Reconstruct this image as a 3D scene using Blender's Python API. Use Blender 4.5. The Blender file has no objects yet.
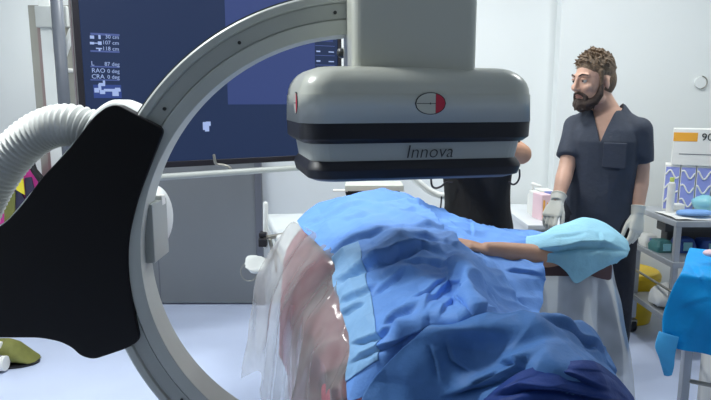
import bpy, bmesh, math, random
from mathutils import Vector, Matrix, noise
random.seed(7)
S = bpy.context.scene
COL = S.collection
R = math.radians

# ------------------------------------------------------------------ camera
F = 610.0
CAMZ = 1.53
TH = math.atan(100 / F)
cd = bpy.data.cameras.new('camera')
cam = bpy.data.objects.new('camera', cd)
COL.objects.link(cam)
cam.location = (0, 0, CAMZ)
cam.rotation_euler = (math.pi / 2 - TH, 0, 0)
cd.sensor_width = 36
cd.lens = F / 711 * 36
cd.clip_start = 0.05
S.camera = cam

# ------------------------------------------------------------------ exposure, world
S.view_settings.view_transform = 'Standard'
S.view_settings.look = 'None'
S.view_settings.gamma = 1
S.view_settings.use_curve_mapping = False
S.view_settings.exposure = 0.0
W = bpy.data.worlds.new('world')
S.world = W
W.use_nodes = True
W.node_tree.nodes['Background'].inputs[0].default_value = (0.80, 0.91, 0.92, 1)
W.node_tree.nodes['Background'].inputs[1].default_value = 0.13

LAMPS = [(-1.25, 1.95, 2.9), (0.35, 3.2, 1.45), (1.8, 3.1, 1.05), (-1.3, 3.9, 1.1)]   # ceiling panels x, y, strength; last one added to brighten the left floor
LAMP_W = 16.0
CEIL = 2.95
for k, (lx, ly, ls) in enumerate(LAMPS):
    ld = bpy.data.lights.new('ceiling_panel_light', 'AREA')
    ld.shape = 'RECTANGLE'; ld.size = 0.45; ld.size_y = 0.3
    ld.energy = LAMP_W * ls
    ld.color = (0.965, 1.0, 0.985)
    lo = bpy.data.objects.new('ceiling_panel_light', ld)
    lo.location = (lx, ly, CEIL - 0.035)
    COL.objects.link(lo)

# ------------------------------------------------------------------ pixel <-> place
CT, ST = math.cos(TH), math.sin(TH)
def ray(px, py):
    dx = (px - 355.5) / F; dy = -(py - 200) / F
    return Vector((dx, CT + dy * ST, -ST + dy * CT))
def at(px, py, Y):
    d = ray(px, py); t = Y / d.y
    return Vector((d.x * t, Y, CAMZ + d.z * t))
def atz(px, py, z):
    d = ray(px, py); t = (z - CAMZ) / d.z
    return Vector((d.x * t, d.y * t, z))
def proj(p):
    y = p[1]; z = p[2] - CAMZ
    dep = y * CT - z * ST; up = y * ST + z * CT
    return 355.5 + F * p[0] / dep, 200 - F * up / dep

# ------------------------------------------------------------------ materials
def lin(c):
    c /= 255.0
    return c / 12.92 if c <= 0.04045 else ((c + 0.055) / 1.055) ** 2.4
def rgb(r, g, b): return (lin(r), lin(g), lin(b), 1)
MATS = {}
def mat(name, col, rough=0.5, metal=0.0, var=0.05, scale=6.0, bump=0.0, bscale=60.0, alpha=1.0, emit=0.0, coat=0.0, spec=0.5, stretch=None):
    m = bpy.data.materials.new(name); m.use_nodes = True
    nt = m.node_tree; N = nt.nodes; L = nt.links
    b = N['Principled BSDF']
    b.inputs['Roughness'].default_value = rough
    b.inputs['Metallic'].default_value = metal
    b.inputs['Alpha'].default_value = alpha
    b.inputs['Coat Weight'].default_value = coat
    b.inputs['Specular IOR Level'].default_value = spec
    tc = N.new('ShaderNodeTexCoord')
    mp = N.new('ShaderNodeMapping'); L.new(tc.outputs['Object'], mp.inputs[0])
    if stretch: mp.inputs['Scale'].default_value = stretch
    nz = N.new('ShaderNodeTexNoise'); nz.inputs['Scale'].default_value = scale; nz.inputs['Detail'].default_value = 4
    L.new(mp.outputs[0], nz.inputs['Vector'])
    rp = N.new('ShaderNodeValToRGB')
    rp.color_ramp.elements[0].position = 0.3; rp.color_ramp.elements[1].position = 0.7
    rp.color_ramp.elements[0].color = tuple(c * (1 - var) for c in col[:3]) + (1,)
    rp.color_ramp.elements[1].color = tuple(min(1, c * (1 + var)) for c in col[:3]) + (1,)
    L.new(nz.outputs['Fac'], rp.inputs[0])
    L.new(rp.outputs[0], b.inputs['Base Color'])
    if emit:
        L.remove(b.inputs['Base Color'].links[0]); b.inputs['Base Color'].default_value = (0.01, 0.01, 0.012, 1)
        L.new(rp.outputs[0], b.inputs['Emission Color']); b.inputs['Emission Strength'].default_value = emit
    if bump:
        n2 = N.new('ShaderNodeTexNoise'); n2.inputs['Scale'].default_value = bscale; n2.inputs['Detail'].default_value = 3
        L.new(mp.outputs[0], n2.inputs['Vector'])
        bp = N.new('ShaderNodeBump'); bp.inputs['Strength'].default_value = bump; bp.inputs['Distance'].default_value = 0.01
        L.new(n2.outputs['Fac'], bp.inputs['Height']); L.new(bp.outputs[0], b.inputs['Normal'])
    MATS[name] = m
    return m

M_wall = mat('wall_paint', rgb(232, 236, 236), 0.7, var=0.01, scale=1.5)
M_ceil = mat('ceiling_paint', rgb(235, 236, 236), 0.8, var=0.01)
M_floor = mat('vinyl_floor', rgb(204, 216, 244), 0.32, var=0.025, scale=3, spec=0.45)
M_lamp = mat('lamp_diffuser', (1, 1, 1, 1), 0.5, var=0, emit=4.0)
M_door = mat('grey_door_steel', rgb(140, 143, 145), 0.4, metal=0.2, var=0.03, scale=2)
M_frame = mat('door_frame_steel', rgb(120, 122, 130), 0.4, metal=0.4, var=0.03)
M_steel = mat('brushed_steel', rgb(160, 158, 150), 0.32, metal=0.75, var=0.06, scale=8, stretch=(1, 1, 0.08))
M_trol = mat('trolley_steel', rgb(178, 182, 188), 0.38, metal=0.35, var=0.05, scale=8)
M_dgrey = mat('dark_grey_tube', rgb(92, 98, 108), 0.4, var=0.03)
M_wplastic = mat('white_plastic', rgb(226, 230, 228), 0.4, var=0.015)
M_ring = mat('light_grey_enamel', rgb(176, 181, 178), 0.38, var=0.015, scale=3)
M_ring2 = mat('mid_grey_enamel', rgb(160, 165, 163), 0.42, var=0.015, scale=3)
M_ringd = mat('dark_rim_rubber', rgb(70, 74, 76), 0.4, var=0.03)
M_house = mat('housing_enamel', rgb(194, 196, 186), 0.3, var=0.012, scale=3, coat=0.15)
M_band = mat('near_black_band', rgb(17, 18, 30), 0.45, var=0.05)
M_black = mat('gloss_black_cover', rgb(4, 4, 9), 0.42, var=0.05, spec=0.25)
M_screw = mat('dark_screw', rgb(58, 60, 62), 0.4, metal=0.5, var=0.03)
M_hose = mat('hose_plastic', rgb(208, 210, 208), 0.45, var=0.02)
M_bezel = mat('monitor_bezel', rgb(26, 24, 32), 0.4, var=0.04)
M_bezside = mat('monitor_side', rgb(92, 80, 84), 0.4, var=0.04)
M_scr = mat('screen_navy', rgb(27, 45, 80), 0.6, var=0.03, scale=0.8, emit=1.0, spec=0.1)
M_scr2 = mat('screen_window_blue', rgb(58, 76, 134), 0.6, var=0.03, scale=0.8, emit=0.8, spec=0.1)
M_scr3 = mat('screen_tile_blue', rgb(52, 76, 148), 0.6, var=0.02, emit=0.8, spec=0.1)
M_glyph = mat('screen_glyph', rgb(168, 190, 240), 0.6, var=0.0, emit=0.9, spec=0.1)
M_line = mat('screen_line', rgb(86, 104, 168), 0.6, var=0.0, emit=0.8, spec=0.1)
M_letter = mat('logo_lettering', rgb(40, 42, 46), 0.5, var=0.0)
M_red = mat('badge_red', rgb(196, 44, 70), 0.45, var=0.02)
M_blue = mat('drape_blue', rgb(110, 160, 234), 0.62, var=0.035, scale=14, bump=0.12, bscale=120, spec=0.3)
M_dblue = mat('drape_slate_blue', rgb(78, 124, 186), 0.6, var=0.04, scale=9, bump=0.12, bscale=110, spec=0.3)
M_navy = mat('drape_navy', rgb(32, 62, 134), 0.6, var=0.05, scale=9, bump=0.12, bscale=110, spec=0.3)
M_sblue = mat('cover_flap_blue', rgb(74, 178, 240), 0.55, var=0.04, scale=14)
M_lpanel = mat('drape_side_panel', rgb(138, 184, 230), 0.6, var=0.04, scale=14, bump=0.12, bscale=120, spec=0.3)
M_lblue = mat('drape_light_blue', rgb(158, 216, 240), 0.6, var=0.05, scale=16, bump=0.25, bscale=90, spec=0.3)
M_cyan = mat('table_cover_blue', rgb(8, 160, 236), 0.5, var=0.04, scale=10, bump=0.18, bscale=60, spec=0.35)
M_pink = mat('dusty_pink_blanket', rgb(176, 112, 122), 0.8, var=0.08, scale=20, bump=0.3, bscale=70)
M_skin = mat('skin', rgb(216, 172, 150), 0.5, var=0.05, scale=25)
M_skin2 = mat('skin_tan', rgb(210, 158, 128), 0.5, var=0.05, scale=25)
M_lips = mat('lips', rgb(172, 122, 110), 0.5, var=0.03)
M_hair = mat('brown_hair', rgb(112, 92, 72), 0.6, var=0.25, scale=60, bump=0.5, bscale=150)
M_beard = mat('dark_brown_beard', rgb(62, 47, 40), 0.7, var=0.25, scale=80, bump=0.5, bscale=200)
M_eye = mat('eye_white', rgb(220, 216, 210), 0.3, var=0.0)
M_iris = mat('iris', rgb(40, 34, 30), 0.3, var=0.0)
M_scrub = mat('charcoal_scrub_cotton', rgb(58, 65, 80), 0.75, var=0.06, scale=14, bump=0.25, bscale=35)
M_scrub2 = mat('black_scrub_cotton', rgb(22, 23, 27), 0.8, var=0.06, scale=14, bump=0.25, bscale=35)
M_troub = mat('dark_trouser_cotton', rgb(28, 32, 44), 0.8, var=0.06, scale=14, bump=0.25, bscale=35)
M_glove = mat('latex_glove', rgb(226, 226, 216), 0.5, var=0.03, scale=20)
M_mattress = mat('mattress_vinyl', rgb(224, 230, 232), 0.4, var=0.015)
M_foamblk = mat('black_foam', rgb(26, 26, 30), 0.7, var=0.04)
M_board = mat('arm_board_vinyl', rgb(104, 78, 80), 0.55, var=0.05)
M_cab = mat('cabinet_laminate', rgb(222, 226, 230), 0.4, var=0.015)
M_pinkbox = mat('pale_pink_card', rgb(238, 206, 214), 0.6, var=0.03)
M_orange = mat('orange_print', rgb(240, 172, 60), 0.6, var=0.02)
M_yellow = mat('yellow_bin_plastic', rgb(242, 202, 30), 0.4, var=0.02)
M_card = mat('white_card', rgb(236, 236, 232), 0.6, var=0.015)
M_lav = mat('lavender_print', rgb(150, 160, 226), 0.6, var=0.05)
M_pack = mat('pack_blue', rgb(44, 84, 166), 0.5, var=0.15, scale=30)
M_packg = mat('pack_green', rgb(70, 126, 128), 0.5, var=0.1, scale=30)
M_gtray = mat('dark_grey_tray', rgb(92, 94, 98), 0.5, var=0.04)
M_mag = mat('apron_magenta', rgb(206, 60, 150), 0.7, var=0.04)
M_navypk = mat('apron_dark_pocket', rgb(52, 50, 76), 0.7, var=0.08, scale=20)
M_yel2 = mat('label_yellow', rgb(244, 226, 60), 0.6, var=0.02)
M_olive = mat('olive_fabric', rgb(122, 124, 62), 0.7, var=0.12, scale=25)
M_rubber = mat('black_rubber', rgb(28, 28, 34), 0.6, var=0.04)
M_wheel = mat('grey_wheel', rgb(126, 128, 130), 0.5, var=0.04)
M_cable = mat('dark_cable', rgb(52, 52, 60), 0.5, var=0.03)
M_teal = mat('pale_teal_plastic', rgb(150, 214, 226), 0.35, var=0.03)
M_padblue = mat('pad_blue', rgb(130, 176, 236), 0.6, var=0.04)

def film(name, tint, opac, rough=0.18, glossw=0.25):
    m = bpy.data.materials.new(name); m.use_nodes = True
    N = m.node_tree.nodes; L = m.node_tree.links
    N.remove(N['Principled BSDF']); out = N['Material Output']
    tr = N.new('ShaderNodeBsdfTransparent'); tr.inputs[0].default_value = (0.96, 0.97, 0.96, 1)
    df = N.new('ShaderNodeBsdfDiffuse'); df.inputs[0].default_value = tint
    tl = N.new('ShaderNodeBsdfTranslucent'); tl.inputs[0].default_value = tint
    gl = N.new('ShaderNodeBsdfGlossy'); gl.inputs['Roughness'].default_value = rough
    a = N.new('ShaderNodeMixShader'); a.inputs[0].default_value = 0.45
    L.new(df.outputs[0], a.inputs[1]); L.new(tl.outputs[0], a.inputs[2])
    b = N.new('ShaderNodeMixShader')
    tc = N.new('ShaderNodeTexCoord'); nz = N.new('ShaderNodeTexNoise'); nz.inputs['Scale'].default_value = 7
    L.new(tc.outputs['Object'], nz.inputs['Vector'])
    mr = N.new('ShaderNodeMapRange'); mr.inputs[1].default_value = 0.3; mr.inputs[2].default_value = 0.7
    mr.inputs[3].default_value = opac * 0.75; mr.inputs[4].default_value = min(1, opac * 1.3)
    L.new(nz.outputs['Fac'], mr.inputs[0]); L.new(mr.outputs[0], b.inputs[0])
    L.new(tr.outputs[0], b.inputs[1]); L.new(a.outputs[0], b.inputs[2])
    fr = N.new('ShaderNodeFresnel'); fr.inputs[0].default_value = 1.45
    ml = N.new('ShaderNodeMath'); ml.operation = 'MULTIPLY'; ml.inputs[1].default_value = glossw * 4
    L.new(fr.outputs[0], ml.inputs[0])
    c = N.new('ShaderNodeMixShader'); L.new(ml.outputs[0], c.inputs[0])
    L.new(b.outputs[0], c.inputs[1]); L.new(gl.outputs[0], c.inputs[2])
    L.new(c.outputs[0], out.inputs['Surface'])
    return m
M_film = film('clear_film', rgb(228, 232, 232), 0.4)
M_film2 = film('cloudy_film', rgb(220, 228, 238), 0.66, rough=0.3, glossw=0.12)

# ------------------------------------------------------------------ object helpers
def link(name, me, m, parent=None, smooth=False):
    o = bpy.data.objects.new(name, me)
    if m is not None and len(me.materials) == 0:
        me.materials.append(m)
    if smooth:
        for p in me.polygons: p.use_smooth = True
    COL.objects.link(o)
    if parent is not None:
        o.parent = parent
        base = Vector((0, 0, 0)); q = parent
        while q is not None:
            base += q.location; q = q.parent
        me.transform(Matrix.Translation(-base))
    return o
def obj(name, bm, m, parent=None, smooth=False, bev=0.0, seg=2):
    bmesh.ops.recalc_face_normals(bm, faces=bm.faces)
    me = bpy.data.meshes.new(name); bm.to_mesh(me); bm.free()
    o = link(name, me, m, parent, smooth)
    if bev:
        md = o.modifiers.new('bevel', 'BEVEL'); md.width = bev; md.segments = seg; md.limit_method = 'ANGLE'; md.angle_limit = R(35)
        me.polygons.foreach_set('use_smooth', [True] * len(me.polygons))
        wn = o.modifiers.new('normals', 'WEIGHTED_NORMAL'); wn.keep_sharp = True
    return o
def tag(o, label, cat, group=None):
    o['label'] = label; o['category'] = cat
    if group: o['group'] = group
    return o
def thing(name, label, cat, loc, group=None):
    o = bpy.data.objects.new(name, None); o.empty_display_size = 0.1
    o.location = loc; COL.objects.link(o)
    return tag(o, label, cat, group)
def struct(o):
    o['kind'] = 'structure'; return o
def BM(): return bmesh.new()
def box(bm, lo, hi, M=None):
    vs = [bm.verts.new((x, y, z)) for x in (lo[0], hi[0]) for y in (lo[1], hi[1]) for z in (lo[2], hi[2])]
    if M is not None:
        for v in vs: v.co = M @ v.co
    for f in ((0, 1, 3, 2), (4, 6, 7, 5), (0, 4, 5, 1), (2, 3, 7, 6), (0, 2, 6, 4), (1, 5, 7, 3)):
        bm.faces.new([vs[i] for i in f])
    return bm
def bx(lo, hi, M=None): return box(BM(), lo, hi, M)
def loft(bm, secs, n=20, power=2.0, cap=True):
    """secs: (centre, axis a vector, axis b vector); superellipse rings joined, rounded caps"""
    rings = []
    for c, a, b in secs:
        c = Vector(c); a = Vector(a); b = Vector(b); r = []
        for k in range(n):
            t = 2 * math.pi * k / n
            ct, st = math.cos(t), math.sin(t)
            e = 2.0 / power
            r.append(bm.verts.new(c + a * math.copysign(abs(ct) ** e, ct) + b * math.copysign(abs(st) ** e, st)))
        rings.append(r)
    for p, q in zip(rings, rings[1:]):
        for k in range(n):
            bm.faces.new((p[k], p[(k + 1) % n], q[(k + 1) % n], q[k]))
    if cap:
        for r in (rings[0], rings[-1]):
            bm.faces.new(r)
    return bm
def tube(bm, pts, rads, n=12, round_ends=True, closed_caps=True):
    """a chain of circles along pts with hemispherical ends"""
    pts = [Vector(p) for p in pts]
    if not hasattr(rads, '__len__'): rads = [rads] * len(pts)
    T = []
    for i in range(len(pts)):
        a = pts[max(0, i - 1)]; b = pts[min(len(pts) - 1, i + 1)]
        d = (b - a)
        T.append(d.normalized() if d.length > 1e-9 else Vector((0, 0, 1)))
    up = Vector((0, 0, 1)) if abs(T[0].z) < 0.9 else Vector((1, 0, 0))
    u = T[0].cross(up).normalized()
    secs = []
    def sec(c, r, t, u):
        v = t.cross(u).normalized(); return (c, u * r, v * r)
    fr = []
    for i, t in enumerate(T):
        u = (u - t * u.dot(t)).normalized(); fr.append(u.copy())
    if round_ends:
        for a in (75, 45, 20):
            secs.append(sec(pts[0] - T[0] * rads[0] * math.sin(R(a)), rads[0] * math.cos(R(a)), T[0], fr[0]))
    for i in range(len(pts)): secs.append(sec(pts[i], rads[i], T[i], fr[i]))
    if round_ends:
        for a in (20, 45, 75):
            secs.append(sec(pts[-1] + T[-1] * rads[-1] * math.sin(R(a)), rads[-1] * math.cos(R(a)), T[-1], fr[-1]))
    return loft(bm, secs, n)
def ball(bm, c, rx, ry=None, rz=None, M=None, n=16):
    ry = ry or rx; rz = rz or rx
    r = bmesh.ops.create_uvsphere(bm, u_segments=n, v_segments=n // 2 + 2, radius=1)
    T = Matrix.Translation(Vector(c)) @ (M.to_4x4() if M is not None else Matrix.Identity(4)) @ Matrix.Diagonal((rx, ry, rz, 1))
    bmesh.ops.transform(bm, matrix=T, verts=r['verts'])
    return bm
def cyl(bm, c0, c1, r0, r1=None, n=24):
    return tube(bm, [c0, c1], [r0, r0 if r1 is None else r1], n, round_ends=False)
def smooth_path(P, k=8):
    P = [Vector(p) for p in P]; out = []
    for i in range(len(P) - 1):
        p0 = P[max(0, i - 1)]; p1 = P[i]; p2 = P[i + 1]; p3 = P[min(len(P) - 1, i + 2)]
        for j in range(k):
            t = j / k
            out.append(0.5 * ((2 * p1) + (p2 - p0) * t + (2 * p0 - 5 * p1 + 4 * p2 - p3) * t * t + (3 * p1 - p0 - 3 * p2 + p3) * t ** 3))
    out.append(P[-1]); return out
def remesh(bm, voxel, smooth_it=4, fac=0.5, cut=None):
    bmesh.ops.recalc_face_normals(bm, faces=bm.faces)
    me = bpy.data.meshes.new('tmp'); bm.to_mesh(me); bm.free()
    o = bpy.data.objects.new('tmp', me); COL.objects.link(o)
    md = o.modifiers.new('r', 'REMESH'); md.mode = 'VOXEL'; md.voxel_size = voxel; md.use_smooth_shade = True
    if smooth_it:
        sm = o.modifiers.new('s', 'SMOOTH'); sm.iterations = smooth_it; sm.factor = fac
    c = None
    if cut is not None:
        bmesh.ops.recalc_face_normals(cut, faces=cut.faces)
        cm = bpy.data.meshes.new('cut'); cut.to_mesh(cm); cut.free()
        c = bpy.data.objects.new('cut', cm); COL.objects.link(c)
        cr_ = c.modifiers.new('r', 'REMESH'); cr_.mode = 'VOXEL'; cr_.voxel_size = .006
        b = o.modifiers.new('b', 'BOOLEAN'); b.operation = 'DIFFERENCE'; b.object = c; b.solver = 'EXACT'
    dg = bpy.context.evaluated_depsgraph_get(); dg.update()
    out = bpy.data.meshes.new_from_object(o.evaluated_get(dg))
    bpy.data.objects.remove(o)
    if c is not None: bpy.data.objects.remove(c)
    out.materials.clear()
    for p in out.polygons: p.use_smooth = True
    return out
def wrinkle(me, amp, sc, stretch=(1, 1, 1), seed=0.0):
    nr = [v.normal.copy() for v in me.vertices]
    for v, n in zip(me.vertices, nr):
        p = Vector((v.co.x * stretch[0], v.co.y * stretch[1], v.co.z * stretch[2])) * sc + Vector((seed, seed * 2, 0))
        d = 1 - 2 * abs(noise.noise(p)) * 1.6
        v.co += n * amp * d
    me.update()
def text(s, size, m, parent, name, M, extrude=0.0004, align='CENTER', shear=0.0, thin=0.0):
    cu = bpy.data.curves.new('t', 'FONT'); cu.body = s; cu.size = size; cu.extrude = extrude
    cu.align_x = align; cu.align_y = 'CENTER'; cu.shear = shear; cu.resolution_u = 3; cu.offset = -size * thin
    o = bpy.data.objects.new('t', cu); COL.objects.link(o)
    dg = bpy.context.evaluated_depsgraph_get(); dg.update()
    me = bpy.data.meshes.new_from_object(o.evaluated_get(dg))
    bpy.data.objects.remove(o)
    me.materials.clear(); me.transform(M)
    if parent == 'mesh': return me
    return link(name, me, m, parent)
def face_frame(origin, right, up):
    """matrix whose x,y lie on a face and z points out of it"""
    r = Vector(right).normalized(); u = Vector(up); u = (u - r * u.dot(r)).normalized(); n = r.cross(u)
    return Matrix(((r.x, u.x, n.x, origin[0]), (r.y, u.y, n.y, origin[1]), (r.z, u.z, n.z, origin[2]), (0, 0, 0, 1)))

# sheets of cloth and film -------------------------------------------------
KF = 2.7
def cr(P, t):
    n = len(P) - 1; x = min(max(t, 0), 1) * n; i = min(int(x), n - 1); f = x - i
    p0 = P[max(0, i - 1)]; p1 = P[i]; p2 = P[i + 1]; p3 = P[min(n, i + 2)]
    return 0.5 * ((2 * p1) + (p2 - p0) * f + (2 * p0 - 5 * p1 + 4 * p2 - p3) * f * f + (3 * p1 - p0 - 3 * p2 + p3) * f ** 3)
def sheet(name, rows, m, nu=90, nv=90, parent=None, disp=None, folds=(), thick=0.0015, creases=None, region=(0, 1, 0, 1), lift=0.0):
    """rows of control points -> a fine cloth surface; folds are creases modelled into the cloth"""
    rows = [[Vector(p) for p in r] for r in rows]
    G = []
    U0, U1, V0, V1 = region
    for j in range(nv + 1):
        v = V0 + (V1 - V0) * j / nv
        cps = [cr([r[i] for r in rows], v) for i in range(len(rows[0]))] if len(set(len(r) for r in rows)) == 1 else None
        G.append([cr(cps, U0 + (U1 - U0) * i / nu) for i in range(nu + 1)])
    H = [[p.copy() for p in r] for r in G]
    FB = [(f, min(a[0] for a in f[0]) - 45, max(a[0] for a in f[0]) + 45, min(a[1] for a in f[0]) - 45, max(a[1] for a in f[0]) + 45) for f in folds]
    for j in range(nv + 1):
        for i in range(nu + 1):
            du = G[j][min(nu, i + 1)] - G[j][max(0, i - 1)]; dv = G[min(nv, j + 1)][i] - G[max(0, j - 1)][i]
            n = du.cross(dv)
            if n.length < 1e-12: continue
            n.normalize()
            if n.y > 0 and abs(n.z) < 0.3: n = -n
            elif n.z < -0.3: n = -n
            h = lift
            if disp: h += disp(U0 + (U1 - U0) * i / nu, V0 + (V1 - V0) * j / nv, G[j][i])
            if folds:
                q = Vector(proj(G[j][i]))
                for (pl, A, w1, B, w2), x0_, x1_, y0_, y1_ in FB:
                    if not (x0_ < q.x < x1_ and y0_ < q.y < y1_): continue
                    best = None
                    for k in range(len(pl) - 1):
                        a = Vector(pl[k]); b = Vector(pl[k + 1]); ab = b - a
                        t = max(0, min(1, (q - a).dot(ab) / ab.length_squared))
                        c = a + ab * t; dd = q - c; L = dd.length
                        if best is None or L < best[0]:
                            sgn = ab.x * (q.y - a.y) - ab.y * (q.x - a.x)
                            tt = (k + t) / (len(pl) - 1)
                            best = (L, sgn, tt)
                    L, sgn, tt = best
                    if L > 60: continue
                    e = min(1, tt * 4 + 0.05, (1 - tt) * 4 + 0.05)
                    ts = max(-1, min(1, sgn / (abs(sgn) + 1e-9) * min(1, L / 1.0)))
                    if ts <= 0: h += KF * e * A * math.exp(-L / (w1 * .7)) * (-ts)
                    else: h -= KF * e * B * math.exp(-L / (w2 * .6)) * ts
            H[j][i] = G[j][i] + n * h
    bm = BM()
    V = [[bm.verts.new(p) for p in r] for r in H]
    for j in range(nv):
        for i in range(nu):
            bm.faces.new((V[j][i], V[j][i + 1], V[j + 1][i + 1], V[j + 1][i]))
    o = obj(name, bm, m, parent, smooth=True)
    if thick:
        sd = o.modifiers.new('thickness', 'SOLIDIFY'); sd.thickness = thick; sd.offset = -1
    return o
def tri(x): return abs((x % 2.0) - 1.0)            # 0..1 zigzag
def nz(p, s, seed=0): return noise.noise(Vector((p[0] * s + seed, p[1] * s - seed, p[2] * s)))
def prism(poly, Y0, Y1):
    """outline given at the front distance Y0, run back to Y1 with true depth"""
    bm = BM()
    f = [at(x, y, Y0) for x, y in poly]
    a = [bm.verts.new(p) for p in f]
    b = [bm.verts.new(p + Vector((0, Y1 - Y0, 0))) for p in f]
    n = len(a)
    bm.faces.new(a); bm.faces.new(b[::-1])
    for i in range(n): bm.faces.new((a[i], b[i], b[(i + 1) % n], a[(i + 1) % n]))
    return bm
def round_poly(P, rad, k=5):
    out = []; n = len(P)
    for i in range(n):
        p = Vector(P[i]); a = Vector(P[i - 1]) - p; b = Vector(P[(i + 1) % n]) - p
        r = min(rad[i] if hasattr(rad, '__len__') else rad, a.length * 0.45, b.length * 0.45)
        s = p + a.normalized() * r; e = p + b.normalized() * r
        for j in range(k + 1):
            t = j / k
            q = s * (1 - t) ** 2 + p * 2 * t * (1 - t) + e * t * t
            out.append((q.x, q.y))
    return out

# ================================================================== THE ROOM
YB, YR = 4.47, 4.36                      # back wall; boxed-out wall on the right
XC = at(557, 100, YR).x
XL, XR = -2.68, 3.0
struct(obj('floor', bx((XL - .1, -1.6, -0.1), (XR + .1, YB + 0.2, 0)), M_floor))
struct(obj('ceiling', bx((XL - .1, -1.6, CEIL), (XR + .1, YB + 0.2, CEIL + 0.1)), M_ceil))
struct(obj('wall_back', bx((XL - .1, YB, 0), (XC, YB + 0.1, CEIL)), M_wall))
struct(obj('wall_back_right', bx((XC, YR, 0), (XR + .1, YR + 0.21, CEIL)), M_wall))
struct(obj('wall_left', bx((XL - .1, -1.6, 0), (XL, YB, CEIL)), M_wall))
struct(obj('wall_right', bx((XR, -1.6, 0), (XR + .1, YR, CEIL)), M_wall))
# grey sliding door in its steel frame
dl, dr = at(128, 200, YB).x, at(256, 200, YB).x
d = struct(obj('door_1', bx((dl, YB - 0.035, 0.012), (dr, YB, 2.1)), M_door, bev=0.004))
b = BM()
box(b, (dr, YB - 0.05, 0), (dr + 0.05, YB, 2.15)); box(b, (dl - 0.05, YB - 0.05, 0), (dl, YB, 2.15)); box(b, (dl - 0.05, YB - 0.05, 2.1), (dr + 0.05, YB, 2.15))
struct(obj('trim_1', b, M_frame, bev=0.004))
b = BM(); xs = at(157, 200, YB).x
box(b, (xs - 0.004, YB - 0.037, 0.02), (xs + 0.004, YB - 0.034, 2.09))
obj('door_seam', b, M_frame, d)
for (lx, ly, ls) in LAMPS:
    t = thing('ceiling_light', 'flush white light panel set in the unseen ceiling', 'ceiling light', (lx, ly, CEIL), 'ceiling light panels')
    fr = BM()
    for a_, b_ in (((-.34, -.24), (.34, -.21)), ((-.34, .21), (.34, .24)), ((-.34, -.21), (-.31, .21)), ((.31, -.21), (.34, .21))):
        box(fr, (lx + a_[0], ly + a_[1], CEIL - .03), (lx + b_[0], ly + b_[1], CEIL))
    obj('frame', fr, M_wplastic, t)
    obj('diffuser', bx((lx - .31, ly - .21, CEIL - .022), (lx + .31, ly + .21, CEIL - .004)), M_lamp, t)

# ================================================================== C-ARM
A5 = R(5)
rc = at(361, 255, 1.90)
RRX = Vector((math.cos(A5), math.sin(A5), 0)); RNY = Vector((-math.sin(A5), math.cos(A5), 0))
carm = thing('c_arm_xray_machine', 'large grey C-arm x-ray machine arching over the draped patient', 'x-ray machine', (rc.x, rc.y, 0))
def arc_lathe(profile, a0, a1, n=110):
    """profile: (radius, depth) closed loop swept round the ring centre"""
    bm = BM(); rings = []
    for k in range(n + 1):
        a = R(a0 + (a1 - a0) * k / n); r_ = []
        for (r, y) in profile:
            p = rc + RRX * (math.cos(a) * r) + Vector((0, 0, math.sin(a) * r)) + RNY * y
            r_.append(bm.verts.new(p))
        rings.append(r_)
    m = len(profile)
    for p, q in zip(rings, rings[1:]):
        for k in range(m): bm.faces.new((p[k], p[(k + 1) % m], q[(k + 1) % m], q[k]))
    bm.faces.new(rings[0]); bm.faces.new(rings[-1])
    return bm
SC = 1.905 / F                          # metres per pixel at the ring front
RO, RI = 259 * SC, 220 * SC
A0, A1 = 84, 287
arc = obj('arc', arc_lathe([(RI, 0.0), (RI + .042, 0.0), (RI + .046, 0.010), (RI + .092, 0.010), (RI + .096, 0.0), (RO - .006, 0.0), (RO, 0.006), (RO, 0.135), (RI, 0.135)], A0, A1), M_ring, carm, bev=0.002)
obj('groove', arc_lathe([(RI + .047, 0.006), (RI + .091, 0.006), (RI + .091, 0.012), (RI + .047, 0.012)], A0, A1), M_ring2, arc)
obj('rim_strip', arc_lathe([(RO - .001, 0.02), (RO + .006, 0.02), (RO + .006, 0.115), (RO - .001, 0.115)], A0, A1), M_ringd, arc)
for ang in (96, 119, 142, 219, 232):
    a = R(ang); r = RI + .066
    p = rc + RRX * (math.cos(a) * r) + Vector((0, 0, math.sin(a) * r))
    b = BM(); cyl(b, p + RNY * 0.008, p + RNY * 0.002, 0.0055, n=10)
    obj('screw', b, M_screw, arc)
# detector column and housing
A13 = R(13)
DX = Vector((math.cos(A13), math.sin(A13), 0)); DY = Vector((-math.sin(A13), math.cos(A13), 0))
dF = at(426, 120, 1.655)                 # middle of the housing's front face
HW = 0.333; HD = 0.40
dc = Vector((dF.x, dF.y, 0)) + DY * (HD / 2)
def zat(py, px=430): return at(px, py, 1.675).z
def rr_ring(hw, hd, rad, z, k=7):
    """rounded rectangle ring in the housing's own axes"""
    out = []
    for (sx, sy, a0) in ((1, -1, -90), (1, 1, 0), (-1, 1, 90), (-1, -1, 180)):
        for j in range(k + 1):
            a = R(a0 + 90 * j / k)
            x = sx * (hw - rad) + rad * math.cos(a); y = sy * (hd - rad) + rad * math.sin(a)
            out.append(dc + DX * x + DY * y + Vector((0, 0, z)))
    return out
def stack(rings):
    bm = BM(); V = [[bm.verts.new(p) for p in r] for r in rings]; n = len(V[0])
    for p, q in zip(V, V[1:]):
        for k in range(n): bm.faces.new((p[k], p[(k + 1) % n], q[(k + 1) % n], q[k]))
    bm.faces.new(V[0]); bm.faces.new(V[-1]); return bm
z0, z1, z2, z3, z4, z5 = zat(66), zat(122.5), zat(142.5), zat(160), zat(168.5), zat(180.5)
hh = HD / 2
rings = [rr_ring(HW + .004, hh + .004, .075, z1), rr_ring(HW + .002, hh + .002, .076, (z0 + z1) / 2)]
er = 0.075
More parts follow.
